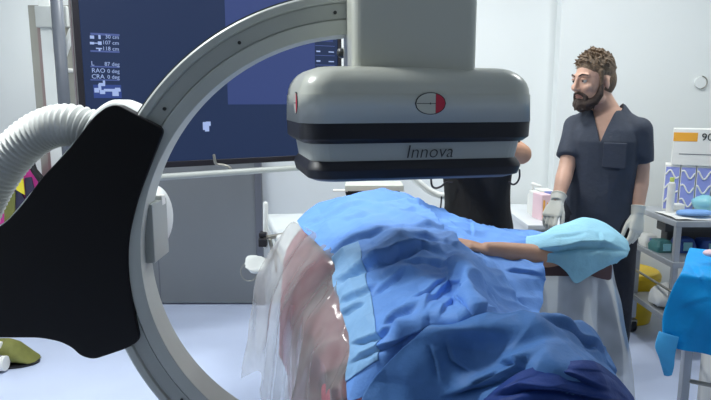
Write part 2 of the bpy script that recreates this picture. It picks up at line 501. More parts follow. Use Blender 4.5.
for j in range(8):
    a = R(90 * j / 7)
    rings.append(rr_ring(HW - er * (1 - math.cos(a)), hh - er * (1 - math.cos(a)), .075 - .02 * (1 - math.cos(a)), z0 - er + er * math.sin(a)))
house = obj('detector_housing', stack(rings), M_house, carm, smooth=True)
# crisp lower edge, smooth sides
house.modifiers.new('n', 'WEIGHTED_NORMAL')
g = 0.024
obj('black_band', stack([rr_ring(HW - .012, hh - .012, .07, z2), rr_ring(HW + .002, hh + .002, .075, z2 + .012), rr_ring(HW + .003, hh + .003, .075, z1)]), M_band, house, bev=0.002)
lb = obj('lower_band', stack([rr_ring(HW - .030, hh - .030, .06, z3 - .002), rr_ring(HW - .022, hh - .022, .06, z2 + .001)]), M_ring, house)
obj('black_base', stack([rr_ring(HW - .045, hh - .045, .06, z5), rr_ring(HW - .022, hh - .022, .06, z5 + .010), rr_ring(HW - .016, hh - .016, .06, z4), rr_ring(HW - .020, hh - .020, .06, z4 + .010), rr_ring(HW - .028, hh - .028, .06, z3)]), M_band, house, bev=0.002)
# lettering on the lower band and the two badges
fo = dc - DY * (hh - .0262)
def front_pt(px, py, off):
    """point of the (sloping) front plane seen under a pixel"""
    d_ = ray(px, py); n_ = -DY; o_ = dc - DY * off
    t_ = ((o_ - Vector((0, 0, CAMZ))).dot(n_)) / d_.dot(n_) if False else None
    n2 = Vector((n_.x, n_.y, 0)); c0 = Vector((0, 0, CAMZ))
    t_ = (Vector((o_.x, o_.y, 0)) - Vector((0, 0, 0))).dot(n2) / d_.dot(n2)
    return c0 + d_ * t_
p = front_pt(429.5, 152, hh - .0215)
text('Innova', 0.052, M_letter, house, 'lettering', face_frame(p, DX, (0, 0, 1)) , shear=0.2, thin=0.012)
def badge(c, right, out, w, h):
    Mf = face_frame(c, right, (0, 0, 1))
    def oval(kx, sx0=-1, sx1=1, z=0.001, rim=False):
        bm = BM(); up = []; dn = []
        n = 28
        for k in range(n + 1):
            x = sx0 + (sx1 - sx0) * k / n; y = math.sqrt(max(0, 1 - x * x))
            up.append((x, y)); dn.append((x, -y))
        loop = up + dn[::-1]
        seen = []; 
        for q in loop:
            if not seen or (Vector(q) - Vector(seen[-1])).length > 1e-4: seen.append(q)
        if (Vector(seen[0]) - Vector(seen[-1])).length < 1e-4: seen.pop()
        a_ = [bm.verts.new(Mf @ Vector((x * w * kx, y * h * kx, z))) for x, y in seen]
        b_ = [bm.verts.new(Mf @ Vector((x * w * kx, y * h * kx, z - 0.003))) for x, y in seen]
        bm.faces.new(a_); bm.faces.new(b_[::-1])
        for i in range(len(a_)): bm.faces.new((a_[i], b_[i], b_[(i + 1) % len(a_)], a_[(i + 1) % len(a_)]))
        return bm
    bd = obj('badge', oval(1.0, z=0.0015), M_letter, house)
    obj('badge_face', oval(0.93, -1, .34, 0.0022), M_house, bd)
    obj('badge_red_end', oval(0.93, .36, 1, 0.0024), M_red, bd)
    ln = BM(); box(ln, (-w * .9, -0.0008, 0.002), (w * .33, 0.0008, 0.0027), Mf); box(ln, (-w * .05, -0.0025, 0.002), (w * .02, 0.0025, 0.0028), Mf)
    obj('badge_line', ln, M_letter, bd)
badge(front_pt(430.5, 103.5, hh + .003), DX, -DY, 0.0435, 0.0295)
sp = dc - DX * (HW + .003) + DY * (-0.09); sp.z = zat(103)
badge(sp, -DY, -DX, 0.032, 0.030)
# column above the housing
cc = dc + DX * (-0.035)
b = BM()
cx0, cx1 = at(346, 30, 1.70).x, at(472, 30, 1.74).x
cw = (cx1 - cx0) / 2; ccx = (cx0 + cx1) / 2
def col_ring(hw, hd, rad, z, k=6):
    out = []
    for (sx, sy, a0) in ((1, -1, -90), (1, 1, 0), (-1, 1, 90), (-1, -1, 180)):
        for j in range(k + 1):
            a = R(a0 + 90 * j / k)
            x = sx * (hw - rad) + rad * math.cos(a); y = sy * (hd - rad) + rad * math.sin(a)
            out.append(Vector((ccx, 1.90, z)) + RRX * x + RNY * y)
    return out
obj('detector_column', stack([col_ring(cw, .19, .03, z0 - .03), col_ring(cw, .19, .03, CAMZ + .62)]), M_house, carm, bev=0)
# black side cover with its white body behind
cover = [(116, 104), (164, 129), (150, 165), (137, 200), (128, 240), (128, 275), (134, 312), (140, 341), (126, 349), (93, 360), (80, 356), (72, 348), (60, 342), (40, 338), (-40, 338), (-60, 300), (-60, 250), (2, 226), (22, 205), (41, 178), (68, 150), (94, 116), (106, 107)]
rads = [10, 7, 20, 20, 20, 20, 20, 9, 10, 8, 10, 10, 10, 10, 3, 3, 3, 10, 12, 12, 12, 12, 8]
cv = round_poly(cover, rads)
obj('side_cover', prism(cv, 1.83, 1.88), M_black, carm, bev=0.004)
body = [(114, 99), (126, 103), (160, 124), (160, 140), (140, 195), (130, 240), (130, 275), (136, 330), (110, 344), (93, 350), (80, 345), (40, 330), (-40, 330), (-50, 250), (4, 222), (41, 178), (68, 146), (92, 111), (104, 102)]
obj('gantry_body', prism(round_poly(body, 8), 1.88, 2.02), M_wplastic, carm, bev=0.02, seg=4)
# clamp block and rounded motor housing on the inside of the ring
b = BM(); p = at(150, 232, 1.93)
box(b, (p.x - .06, 1.90, at(0 + 150, 261, 1.93).z), (at(156.5, 230, 1.93).x, 2.05, at(150, 203, 1.93).z))
obj('clamp_block', b, M_ring2, carm, bev=0.004)
b = BM(); q = at(154, 217, 2.14)
M3 = Matrix.Rotation(R(0), 3, 'Y')
ball(b, q, .062, .10, .115, n=28)
obj('motor_housing', b, M_wplastic, carm, smooth=True)
b = BM(); box(b, (at(154, 200, 2.0).x, 2.0, at(155, 206, 2.0).z), (at(162, 200, 2.0).x, 2.04, at(155, 196, 2.0).z))
obj('clip', b, M_card, carm, bev=0.003)
# knob on the right end of the ring by the column
b = BM(); q = at(342, 53, 2.12); ball(b, q, .018, .018, .018); cyl(b, q, q + Vector((.06, -.03, 0)), .010)
obj('knob', b, M_screw, carm, smooth=True)

# corrugated hose running into the gantry
path = smooth_path([at(-60, 330, 1.95), at(-42, 270, 1.94), at(-22, 215, 1.94), at(-4, 178, 1.94), at(18, 149, 1.94), at(44, 130, 1.94), at(72, 125, 1.93), at(100, 135, 1.93), at(118, 150, 1.93)], 30)
acc = [0]
for a_, b_ in zip(path, path[1:]): acc.append(acc[-1] + (b_ - a_).length)
pts, rads = [], []
pitch = 0.0165; tot = acc[-1]; n = int(tot / pitch * 6); k = 0
for i in range(n + 1):
    s = tot * i / n
    while k < len(acc) - 2 and acc[k + 1] < s: k += 1
    f = (s - acc[k]) / max(1e-9, acc[k + 1] - acc[k])
    pts.append(path[k].lerp(path[k + 1], f)); rads.append(0.0590 + 0.0075 * math.sin(2 * math.pi * s / pitch))
b = BM(); tube(b, pts, rads, 28, round_ends=False)
tag(obj('corrugated_hose', b, M_hose, smooth=True), 'white ribbed flexible hose curving into the black side cover', 'hose')

# ================================================================== BIG MONITOR
zb = 1.21
pl, pr = at(90, 167.5, 3.02), at(338, 153, 3.7)
mo = Vector((pl.x, pl.y, zb)); mx = Vector((pr.x - pl.x, pr.y - pl.y, 0)); MW = mx.length; mx.normalize()
MH = 0.92
mon = thing('large_display', 'large dark-framed wall display showing a navy screen behind the C-arm', 'monitor', (mo.x, mo.y, zb))
MF = face_frame(mo, mx, (0, 0, 1))       # x along, y up, z out towards the viewer
obj('screen', bx((0, 0.0, -0.012), (MW, MH, 0.0), MF), M_scr, mon)
scr = mon.children[-1] if mon.children else None
fr = BM()
box(fr, (-.03, -.032, -.05), (MW + .025, 0, .006), MF); box(fr, (-.03, MH, -.05), (MW + .025, MH + .03, .006), MF)
box(fr, (-.03, 0, -.05), (0, MH, .006), MF); box(fr, (MW, 0, -.05), (MW + .025, MH, .006), MF)
obj('frame', fr, M_bezel, mon, bev=0.003)
obj('back_casing', bx((-.034, -.03, -.13), (MW + .02, MH + .03, -.05), MF), M_bezside, mon, bev=0.006)
def on_screen(px, py):
    d_ = ray(px, py); n_ = Vector((mx.y, -mx.x, 0))
    t_ = Vector((mo.x, mo.y, 0)).dot(n_) / d_.dot(n_)
    p_ = Vector((0, 0, CAMZ)) + d_ * t_
    return ((p_ - mo).dot(mx), p_.z - zb)
def srect(bm, x0, y0, x1, y1, z=0.001):
    a_ = on_screen(x0, y1); b_ = on_screen(x1, y0)
    box(bm, (a_[0], a_[1], 0.0), (b_[0], b_[1], z), MF)
b = BM(); a_ = on_screen(228, 104.5); b_ = on_screen(333, 60)
box(b, (a_[0], a_[1], 0), (b_[0], MH - .002, 0.001), MF); obj('image_window', b, M_scr2, mon)
b = BM(); srect(b, 94, 85, 121, 98); a_ = on_screen(315, 80); b_ = on_screen(331, 40)
obj('icon_tile', b, M_scr3, mon)
b = BM(); box(b, (a_[0], a_[1], 0.001), (MW - .006, a_[1] + .22, 0.0016), MF); obj('readout_panel', b, M_scr, mon)
for y in (34.5, 51.5, 66.8, 80):
    ln = BM(); srect(ln, 90.5, y - .35, 119.5, y + .35, .0014); obj('readout_line', ln, M_line, mon)
a1 = on_screen(330, 60)
for k_ in range(4): obj('readout_line', bx((a_[0] + .004, a_[1] + .03 + k_ * .055, .0016), (MW - .02, a_[1] + .033 + k_ * .055, .0022), MF), M_line, mon)
def mt(s, px, py, size, al='LEFT', nm='readout_text'):
    q = on_screen(px, py)
    return text(s, size, M_glyph, mon, nm, MF @ Matrix.Translation((q[0], q[1], 0.0016)), 0.0003, al)
for s, px, py, al, sz in (('30 cm', 119, 37.5, 'RIGHT', .026), ('107 cm', 119, 43.3, 'RIGHT', .026), ('118 cm', 119, 49.2, 'RIGHT', .026),
                      ('L', 91, 63.5, 'LEFT', .030), ('87 deg', 119.5, 64.5, 'RIGHT', .026), ('RAO', 91.5, 70.6, 'LEFT', .030), ('0 deg', 119.5, 71.5, 'RIGHT', .026),
                      ('CRA', 91.5, 76.6, 'LEFT', .030), ('0 deg', 119.5, 77.3, 'RIGHT', .026)):
    mt(s, px, py, sz, al)
ICONS = [[(90, 35.6, 94, 38.6)], [(98.5, 35, 100.5, 39)], [(90, 42, 94, 44.3), (94, 42.8, 98, 43.5), (98, 41.5, 101.5, 44.8)],
         [(96, 48, 102, 49), (98.7, 48, 100.2, 51)], [(94.5, 88, 99, 92.5), (98.5, 84, 101, 90), (99, 83, 105, 86), (103, 80.5, 105, 84)], [(100, 90, 105, 94), (104, 89, 120.5, 91.5), (112.5, 91, 118.5, 96), (115, 87.8, 120, 90)],
         [(203, 122, 206.5, 130), (206, 121.5, 210.5, 126), (205, 126, 209, 131.5)]]
for rs in ICONS:
    ic = BM()
    for q_ in rs: srect(ic, *q_, .0016)
    obj('screen_icon', ic, M_glyph, mon)
for k_ in range(3):
    obj('screen_icon', bx((a_[0] + .01, a_[1] + .05 + k_ * .055, .0016), (a_[0] + .035, a_[1] + .058 + k_ * .055, .0022), MF), M_glyph, mon)
    obj('screen_icon', bx((MW - .06, a_[1] + .05 + k_ * .055, .0016), (MW - .025, a_[1] + .056 + k_ * .055, .0022), MF), M_glyph, mon)
# rail below the monitor with its two brackets
r0, r1 = at(120, 180.5, 2.94), at(306, 166.5, 3.55)
zr = (r0.z + r1.z) / 2; r0.z = r1.z = zr
b = BM(); tube(b, [r0 - mx * .1, r1 + mx * .3], .017, 14)
rail = obj('handle_rail', b, M_ring, mon, smooth=True)
for px in (222, 120):
    q = r0.lerp(r1, 0.55 if px == 222 else 0.1)
    b = BM(); tube(b, smooth_path([q, q + Vector((-.01, .03, .02)), q - mx * .05 + Vector((0, .05, .035)), q - mx * .09 + Vector((.0, .05, .045)), q - mx * .10 + Vector((0, .05, .09))], 5), .008, 10)
    obj('bracket', b, M_steel, rail, smooth=True)

# steel upright and pole at the left
Yp = 4.15
pa = thing('wall_upright', 'tall brushed steel upright with a white channel left of the display', 'wall fixture', (at(50, 60, Yp).x, Yp, 0))
x0, x1 = at(32, 60, Yp).x, at(92, 60, Yp).x
obj('back_panel', bx((x0, Yp, 0), (x1, Yp + .05, at(30, 5, Yp).z)), M_steel, pa, bev=.004)
obj('edge_strip', bx((at(41, 60, Yp).x, Yp - .02, 0), (at(47, 60, Yp).x, Yp, at(30, 9, Yp).z)), mat('bronze_strip', rgb(150, 132, 130), .35, metal=.5), pa, bev=.003)
obj('channel', bx((at(47, 60, Yp).x, Yp - .06, 0), (at(58.5, 60, Yp).x, Yp, CEIL)), M_wplastic, pa, bev=.004)
obj('junction_box', bx((at(46, 60, Yp).x, Yp - .10, at(50, 29, Yp).z), (at(77, 60, Yp).x, Yp - .06, at(50, 8, Yp).z)), mat('pale_grey_box', rgb(186, 190, 188), .4), pa, bev=.006)
b = BM(); tube(b, [at(72, 31, Yp - .12), at(62, 60, Yp - .10)], .022, 12); obj('strut', b, M_wplastic, pa, smooth=True)
b = BM(); tube(b, [at(38, 15, Yp - .03), at(40, 20, Yp - .03), at(43, 26, Yp - .03)], .012, 8); obj('latch', b, M_card, pa, smooth=True)
b = BM(); px_ = at(61, 60, 3.95); cyl(b, (px_.x, 3.95, 0), (px_.x, 3.95, CEIL), .037)
sp_ = thing('support_pole', 'dark grey round floor-to-ceiling pole in front of the steel upright', 'pole', (px_.x, 3.95, 0))
obj('tube', b, M_dgrey, sp_, smooth=True)
b = BM(); cyl(b, (px_.x, 3.95, 0), (px_.x, 3.95, .02), .08); obj('flange', b, M_steel, sp_, bev=.003)
# white wall ledge glimpsed between the pole and the display
q = at(75, 70, 4.3); b = BM(); box(b, (q.x - .08, 4.10, q.z - .025), (q.x + .3, 4.15, q.z))
obj('shelf_lip', b, M_card, pa, bev=.006)

# lead apron on the wall at the far left
ap = thing('lead_apron', 'magenta lead apron with black trim hanging at the far left', 'apron', at(24, 190, 3.9))
def slab(poly, Y, th, m, name, parent, bev=.006):
    return obj(name, prism(poly, Y, Y + th), m, parent, bev=bev)
slab(round_poly([(18, 162), (26, 158), (30, 168), (39, 180), (37, 196), (33, 250), (-6, 250), (-6, 190), (8, 172)], 3), 3.9, .03, M_mag, 'panel', ap)
for poly in ([(25, 156), (29, 156), (34, 170), (41, 178), (38, 182), (31, 172), (26, 162)], [(38, 180), (41, 178), (39, 196), (35, 250), (33, 250), (36, 196)]):
    slab(poly, 3.89, .045, M_rubber, 'trim', ap, .003)
slab([(24, 178), (31, 177), (35, 193), (30, 200), (25, 198)], 3.875, .015, M_navypk, 'pocket', ap)
slab([(15, 170), (20, 168), (22, 196), (30, 208), (26, 240), (10, 240), (14, 195)], 3.87, .02, M_navypk, 'flap', ap)
slab([(17, 177), (22.5, 175.5), (24.5, 195), (16, 190)], 3.86, .008, M_yel2, 'label', ap, .001)
slab([(10, 190), (15, 192), (14, 230), (4, 230), (4, 195)], 3.86, .012, M_olive, 'strap', ap, .003)
b = BM(); h = at(22, 155, 3.9); tube(b, [h + Vector((0, .03, -.02)), h + Vector((0, .03, .01)), Vector((h.x, YB, h.z + .02))], .008, 8)
obj('hook', b, M_steel, ap, smooth=True)

# little castor base with olive cover, at the bottom left
q = atz(12, 366, 0)
ft = thing('castor_base', 'olive green fabric-covered stand foot with a castor on the floor, bottom left', 'stand foot', (q.x, q.y, 0))
rows = []
def ol(px, py): 
    return at(px, py, q.y)
b = BM()
loft(b, [((q.x + .125, q.y + .06, .012), (.002, 0, 0), (0, .05, 0)), ((q.x + .10, q.y + .05, .022), (0, 0, .014), (0, .07, 0)), ((q.x + .055, q.y + .04, .05), (0, 0, .04), (0, .075, 0)), ((q.x + .02, q.y + .03, .075), (0, 0, .06), (0, .075, 0)), ((q.x - .03, q.y + .03, .085), (0, 0, .07), (0, .07, 0)), ((q.x - .10, q.y + .03, .085), (0, 0, .07), (0, .06, 0))], 20)
me = remesh(b, .006, 6); link('foot_cover', me, M_olive, ft)
b = BM(); loft(b, [((q.x - .03, q.y + .045, .002), (.165, 0, 0), (0, .095, 0)), ((q.x - .03, q.y + .045, .014), (.165, 0, 0), (0, .095, 0))], 28); obj('sole', b, M_rubber, ft)
b = BM(); cyl(b, (q.x - .065, q.y - .075, .048), (q.x - .018, q.y - .075, .048), .048); obj('wheel', b, M_wheel, ft, bev=.006)
b = BM(); cyl(b, (q.x - .016, q.y - .075, .050), (q.x + .014, q.y - .075, .050), .043); obj('hub', b, M_card, ft, bev=.004)
obj('strap', bx((q.x - .13, q.y - .03, .10), (q.x - .035, q.y + .0, .155)), M_card, ft, bev=.01)

# ================================================================== PATIENT TABLE
TZ = 0.86
def tcx(Y): return 0.30 - 0.14 * (Y - 1.2)
TA = math.atan(0.14)
tb = thing('patient_table', 'white padded x-ray table running under the blue drapes', 'operating table', (tcx(2.3), 2.3, 0))
TD = Vector((-math.sin(TA), math.cos(TA), 0)); TXv = Vector((math.cos(TA), math.sin(TA), 0))
def tpt(s, x, z): return Vector((tcx(2.3), 2.3, 0)) + TD * s + TXv * x + Vector((0, 0, z))
TM = Matrix(((TXv.x, TD.x, 0, tcx(2.3)), (TXv.y, TD.y, 0, 2.3), (0, 0, 1, 0), (0, 0, 0, 1)))
def tprism(poly, za, zb2):
    b = BM(); A_ = [b.verts.new(TM @ Vector((x, y, za))) for x, y in poly]; B_ = [b.verts.new(TM @ Vector((x, y, zb2))) for x, y in poly]; n = len(poly)
    b.faces.new(A_); b.faces.new(B_)
    for i in range(n): b.faces.new((A_[i], A_[(i + 1) % n], B_[(i + 1) % n], B_[i]))
    return b
TP = [(-.315, -.86), (.33, -.86), (.34, 1.36), (-.50, 1.36), (-.41, .40), (-.335, -.1)]
obj('table_top', tprism(TP, TZ - .10, TZ - .06), M_wplastic, tb, bev=.01)
obj('mattress', tprism(TP, TZ - .058, TZ), M_mattress, tb, bev=.018, seg=3)
b = bx((-.455, .45, TZ - .105), (-.443, .75, TZ - .07), TM); obj('side_rail', b, M_steel, tb, bev=.003)
obj('pedestal', bx((-.16, .1, 0.03), (.16, .7, TZ - .10), TM), M_wplastic, tb, bev=.03, seg=3)
obj('base', bx((-.24, -.15, 0), (.24, .8, .06), TM), M_wplastic, tb, bev=.02, seg=3)
# clamp with its short rod on the rail, and the cup hung on it
cq = at(265, 236, 3.02)
cl = thing('rail_clamp', 'black rail clamp with a short white rod at the table head corner', 'clamp', (cq.x, cq.y, cq.z - .05))
b = BM(); tube(b, [at(265.5, 246, 3.02), at(265.5, 204, 3.02)], .013, 12); obj('rod', b, M_wplastic, cl, smooth=True)
b = BM(); p = at(263.5, 240, 3.0); box(b, (p.x - .022, 2.97, p.z - .03), (p.x + .018, 3.03, p.z + .012)); box(b, (p.x - .02, 2.98, p.z + .018), (p.x + .016, 3.03, p.z + .04)); obj('clamp_body', b, M_rubber, cl, bev=.004)
b = BM(); tube(b, [at(266, 238, 3.0), at(282, 235, 3.02)], .012, 10); tube(b, [at(270, 240, 3.0), at(274, 258, 3.0)], .010, 10); obj('rail_hook', b, M_steel, cl, smooth=True)
cp = thing('drip_cup', 'white drip cup with a wire ring hanging beside the table head', 'cup', at(254, 268, 3.0))
b = BM(); loft(b, [(at(247, 262, 3.0), (.026, 0, 0), (0, .03, .026)), (at(252, 262, 3.0), (.04, 0, 0), (0, .04, .030)), (at(258, 265, 3.0), (.042, 0, .02), (0, .04, .030)), (at(266, 268, 3.0), (.01, 0, .02), (0, .02, .02))], 18)
me = remesh(b, .005, 3); link('cup', me, M_wplastic, cp)
b = BM(); c = at(249, 272, 3.0); tube(b, [c + Vector((.042 * math.cos(R(a)), 0, .048 * math.sin(R(a)))) for a in range(0, 361, 15)], .0035, 8, round_ends=False); obj('wire_ring', b, M_steel, cp, smooth=True)
b = BM(); tube(b, [at(264, 266, 3.0), at(272, 258, 3.0), at(276, 252, 3.0)], .008, 8); obj('hanger', b, M_steel, cp, smooth=True)

# head shield: pale plate standing on black foam beyond the patient's head
hp = thing('head_support', 'pale flat plate on black foam blocks behind the patient head', 'head rest', at(372, 195, 2.92))
p0, p1 = at(333, 191, 2.9), at(402, 184, 2.9)
obj('plate', bx((at(345, 191, 2.9).x, 2.86, at(345, 190, 2.9).z), (at(403, 191, 2.9).x, 3.02, at(345, 184.2, 2.9).z)), mat('pale_plate', rgb(214, 218, 208), .5), hp, bev=.004)
obj('plate_lip', bx((at(333, 191, 2.9).x, 2.88, at(345, 191.2, 2.9).z), (at(348, 191, 2.9).x, 2.92, at(345, 189.6, 2.9).z)), M_card, hp, bev=.002)
b = BM(); f0 = [(345, 190.5), (366, 190.5), (366, 205), (348, 205)]; 
obj('foam_block', prism(f0, 2.9, 3.0), M_foamblk, hp, bev=.004)
obj('foam_block', prism([(375, 190.5), (400, 190.5), (399, 205), (375, 205)], 2.9, 3.0), M_foamblk, hp, bev=.004)

# ================================================================== PEOPLE
def finger(bm, base, dirv, bendax, lens, rad, bends):
    p = Vector(base); d = Vector(dirv).normalized(); P = [p.copy()]
    for L, a in zip(lens, bends):
        d = Matrix.Rotation(R(a), 3, bendax) @ d
        p = p + d * L; P.append(p.copy())
    tube(bm, P, [rad * 1.05, rad, rad * .92, rad * .8], 10)
def hand(bm, wrist, fwd, palmn, thumb, s=1.0, fat=1.0, curl=(12, 22, 18), spread=5):
    """palm and five fingers; palmn is the way the palm faces, thumb the side the thumb is on"""
    f = Vector(fwd).normalized(); n = Vector(palmn); n = (n - f * n.dot(f)).normalized(); t = Vector(thumb); t = (t - f * t.dot(f) - n * t.dot(n)).normalized()
    w = Vector(wrist)
    loft(bm, [(w - f * .012 * s, t * .026 * s * fat, n * .019 * s * fat), (w + f * .015 * s, t * .030 * s * fat, n * .018 * s * fat), (w + f * .05 * s, t * .040 * s * fat, n * .0155 * s * fat), (w + f * .085 * s, t * .041 * s * fat, n * .013 * s * fat), (w + f * .095 * s, t * .034 * s * fat, n * .009 * s * fat)], 16, 2.4)
    ax = f.cross(n)
    offs = [.030, .010, -.010, -.029]; lens = [(.042, .025, .020), (.046, .028, .021), (.043, .026, .020), (.034, .020, .018)]
    for k in range(4):
        base = w + f * (.083 - (.006 if k == 3 else 0)) * s + t * offs[k] * s
        d = (f + t * math.tan(R(spread * (1.5 - k) / 1.5))).normalized()
        finger(bm, base, d, ax, [l * s for l in lens[k]], (.0092 if k < 3 else .0080) * s * fat, [c + 3 * k for c in curl])
    finger(bm, w + f * .022 * s + t * .024 * s + n * .006 * s, (f * .88 + t * .42 + n * .3), (f.cross(t)) , [.042 * s, .032 * s, .026 * s], .0105 * s * fat, [0, -12, -10])
def head_shape(bm, M):
    """human head facing -Y in its own frame; M places it"""
    def B(c, rx, ry, rz):
        r = bmesh.ops.create_uvsphere(bm, u_segments=20, v_segments=14, radius=1)
        bmesh.ops.transform(bm, matrix=M @ Matrix.Translation(c) @ Matrix.Diagonal((rx, ry, rz, 1)), verts=r['verts'])
    def Tb(pts, rads): tube(bm, [M @ Vector(p) for p in pts], rads, 10)
    B((0, .015, .035), .076, .098, .098)
    B((0, -.028, -.01), .064, .068, .10)
    B((0, -.045, -.062), .047, .048, .052)
    B((0, -.079, -.098), .022, .019, .020)
    Tb([(0, -.096, .030), (0, -.108, .005), (0, -.117, -.022)], [.008, .010, .0125])
    Tb([(-.012, -.104, -.027), (.012, -.104, -.027)], [.008, .008])
    Tb([(-.044, -.080, .036), (-.02, -.092, .036), (.02, -.092, .036), (.044, -.080, .036)], [.010, .011, .011, .010])
    for s in (-1, 1):
        B((s * .040, -.072, -.018), .022, .022, .020)
        B((s * .060, -.02, -.075), .014, .034, .026)
        r = bmesh.ops.create_uvsphere(bm, u_segments=14, v_segments=10, radius=1)
        bmesh.ops.transform(bm, matrix=M @ Matrix.Translation((s * .078, .014, -.008)) @ Matrix.Rotation(R(s * 20), 4, 'Z') @ Matrix.Diagonal((.008, .017, .030, 1)), verts=r['verts'])
def head_bits(M, root, brow=M_beard):
    for s in (-1, 1):
        b = BM(); ball(b, M @ Vector((s * .031, -.0840, .012)), .0115); e = obj('eye', b, M_eye, root, smooth=True)
        b = BM(); ball(b, M @ Vector((s * .031, -.0935, .012)), .0052, n=10); obj('iris', b, M_iris, e, smooth=True)
        b = BM(); tube(b, [M @ Vector((s * .014, -.1015, .036)), M @ Vector((s * .032, -.0985, .043)), M @ Vector((s * .050, -.082, .038))], [.0035, .0042, .003], 8); obj('eyebrow', b, brow, root, smooth=True)
        b = BM(); tube(b, [M @ Vector((s * .019, -.0935, .0195)), M @ Vector((s * .031, -.0985, .0225)), M @ Vector((s * .044, -.089, .0185))], [.003, .0042, .003], 8); obj('eyelid', b, M_skin, e, smooth=True)
    b = BM(); tube(b, [M @ Vector((-.022, -.0925, -.054)), M @ Vector((0, -.1000, -.052)), M @ Vector((.022, -.0925, -.054))], [.003, .0058, .003], 8); tube(b, [M @ Vector((-.019, -.0915, -.062)), M @ Vector((0, -.098, -.063)), M @ Vector((.019, -.0915, -.062))], [.003, .0062, .003], 8)
    obj('lips', b, M_lips, root, smooth=True)
def hair_mesh(M, n=150, seed=3, length=.028, low=-.045, up=.02):
    rnd = random.Random(seed); b = BM()
    def B(c, rx, ry, rz):
        r = bmesh.ops.create_uvsphere(b, u_segments=24, v_segments=16, radius=1)
        bmesh.ops.transform(b, matrix=M @ Matrix.Translation(c) @ Matrix.Diagonal((rx, ry, rz, 1)), verts=r['verts'])
    B((0, .022, .058), .081, .098, .086)
    B((0, .052, .005), .074, .070, .085)
    for s in (-1, 1):                      # sideburns
        tube(b, [M @ Vector((s * .074, -.020, .05)), M @ Vector((s * .075, -.018, .015)), M @ Vector((s * .070, -.022, -.012))], [.012, .010, .007], 8)
    for k in range(n):
        a = rnd.uniform(0, 2 * math.pi); e = rnd.uniform(.0, 1.0)
        zz = math.sin(e * math.pi / 2); rr = math.cos(e * math.pi / 2)
        p = Vector((.079 * rr * math.cos(a), .020 + .098 * rr * math.sin(a), .060 + .084 * zz))
        if p.y < -.03 and p.z < .085: continue
        d = Vector((p.x * 2, (p.y + .02) * 2.0 - .02, (p.z - .04) * 2)).normalized() * .4 + Vector((rnd.uniform(-.22, .22), rnd.uniform(-.85, -.45), rnd.uniform(.1, .4)))
        d.normalize(); L = rnd.uniform(.7, 1.3) * length
        tube(b, [M @ (p - d * .01), M @ (p + d * L * .5), M @ (p + d * L + Vector((0, 0, rnd.uniform(-.008, .004))))], [.006, .0055, .002], 6)
    return remesh(b, .0034, 4)
def body_core(bm, o, R_, secs):
    """torso lofted through (z, half width, half depth, forward shift)"""
    X = R_ @ Vector((1, 0, 0)); Y = R_ @ Vector((0, 1, 0))
    loft(bm, [(o + Vector((0, 0, z)) + Y * f, X * w, Y * d) for z, w, d, f in secs], 24, 2.3)
TORSO = [(.84, .13, .10, 0), (.90, .158, .118, 0), (.97, .158, .120, .005), (1.08, .142, .108, 0), (1.20, .148, .110, -.005), (1.32, .160, .112, -.005), (1.38, .150, .102, 0), (1.44, .10, .08, .005), (1.49, .065, .062, .01)]

# ---- the bearded man ------------------------------------------------------
mY = 3.2
mo_ = atz(607, 391, 0); mX = at(600, 200, mY).x
man = thing('person', 'bearded man in charcoal scrubs and pale gloves standing right of the table, head turned left', 'person', (mX, mY, 0))
O = Vector((mX, mY, 0)); RB = Matrix.Rotation(R(-30), 3, 'Z')
def mp(x, y, z): return O + RB @ Vector((x, y, z))
H1 = 1.01
sh = [mp(-.140, .0, 1.385), mp(.160, 0, 1.375)]
elL, wrL = at(567, 166, mY - .02), at(557.5, 200, mY - .14)
elR, wrR = at(641, 168, mY - .08), at(637.5, 212, mY - .14)
hipz = .90
kneeL, kneeR = mp(-.10, -.01, .49), mp(.11, -.01, .49)
ankL, ankR = mp(-.10, .03, .085), mp(.12, .03, .085)
HM = Matrix.Translation(at(593, 82, mY - .01) + Vector((0, 0, .0))) @ Matrix.Rotation(R(-66), 4, 'Z') @ Matrix.Rotation(R(6), 4, 'X') @ Matrix.Diagonal((1.06, 1.06, 1.08, 1))
neckc = mp(0, .01, 1.47); headc = HM @ Vector((0, .03, -.06))
def man_limbs(bm, k=0.0, arms=True, legs=True, hands=True):
    if arms:
        tube(bm, [sh[0], elL, wrL], [.054 + k, .043 + k, .028 + k], 14); tube(bm, [sh[0], sh[0].lerp(elL, .4)], [.058 + k, .05 + k], 14); tube(bm, [elL.lerp(wrL, .05), elL.lerp(wrL, .35), wrL], [.042 + k, .043 + k, .028 + k], 14)
        tube(bm, [sh[1], elR, wrR], [.054 + k, .043 + k, .028 + k], 14); tube(bm, [elR.lerp(wrR, .05), elR.lerp(wrR, .35), wrR], [.042 + k, .044 + k, .028 + k], 14)
    if legs:
        for s, kn, an in ((-1, kneeL, ankL), (1, kneeR, ankR)):
            tube(bm, [mp(s * .085, 0, hipz), kn, an], [.088 + k, .058 + k, .040 + k], 16); tube(bm, [kn, kn.lerp(an, .35) + Vector((0, .015, 0)), an], [.056 + k, .060 + k, .040 + k], 14)
fL = (at(548, 222, mY - .19) - wrL); fR = (at(635.5, 252, mY - .19) - wrR)
b = BM()
body_core(b, O, RB, TORSO)
man_limbs(b)
for s_ in sh: ball(b, s_, .054)
tube(b, [neckc, neckc.lerp(headc, .5), headc], [.068, .062, .060], 16)
tube(b, [sh[0], mp(-.06, .012, 1.445), mp(.06, .012, 1.445), sh[1]], [.044, .048, .048, .044], 14)
head_shape(b, HM)
hand(b, wrL, fL, Vector((.6, .5, 0)), Vector((-.5, -.9, 0)), .98, .88)
hand(b, wrR, fR, Vector((-.45, .9, 0)), Vector((-.85, -.5, 0)), 1.06, .9)
for an in (ankL, ankR):
    tube(b, [an + Vector((0, .04, -.05)), an + RB @ Vector((0, -.06, -.05)), an + RB @ Vector((0, -.15, -.06))], [.034, .038, .024], 12)
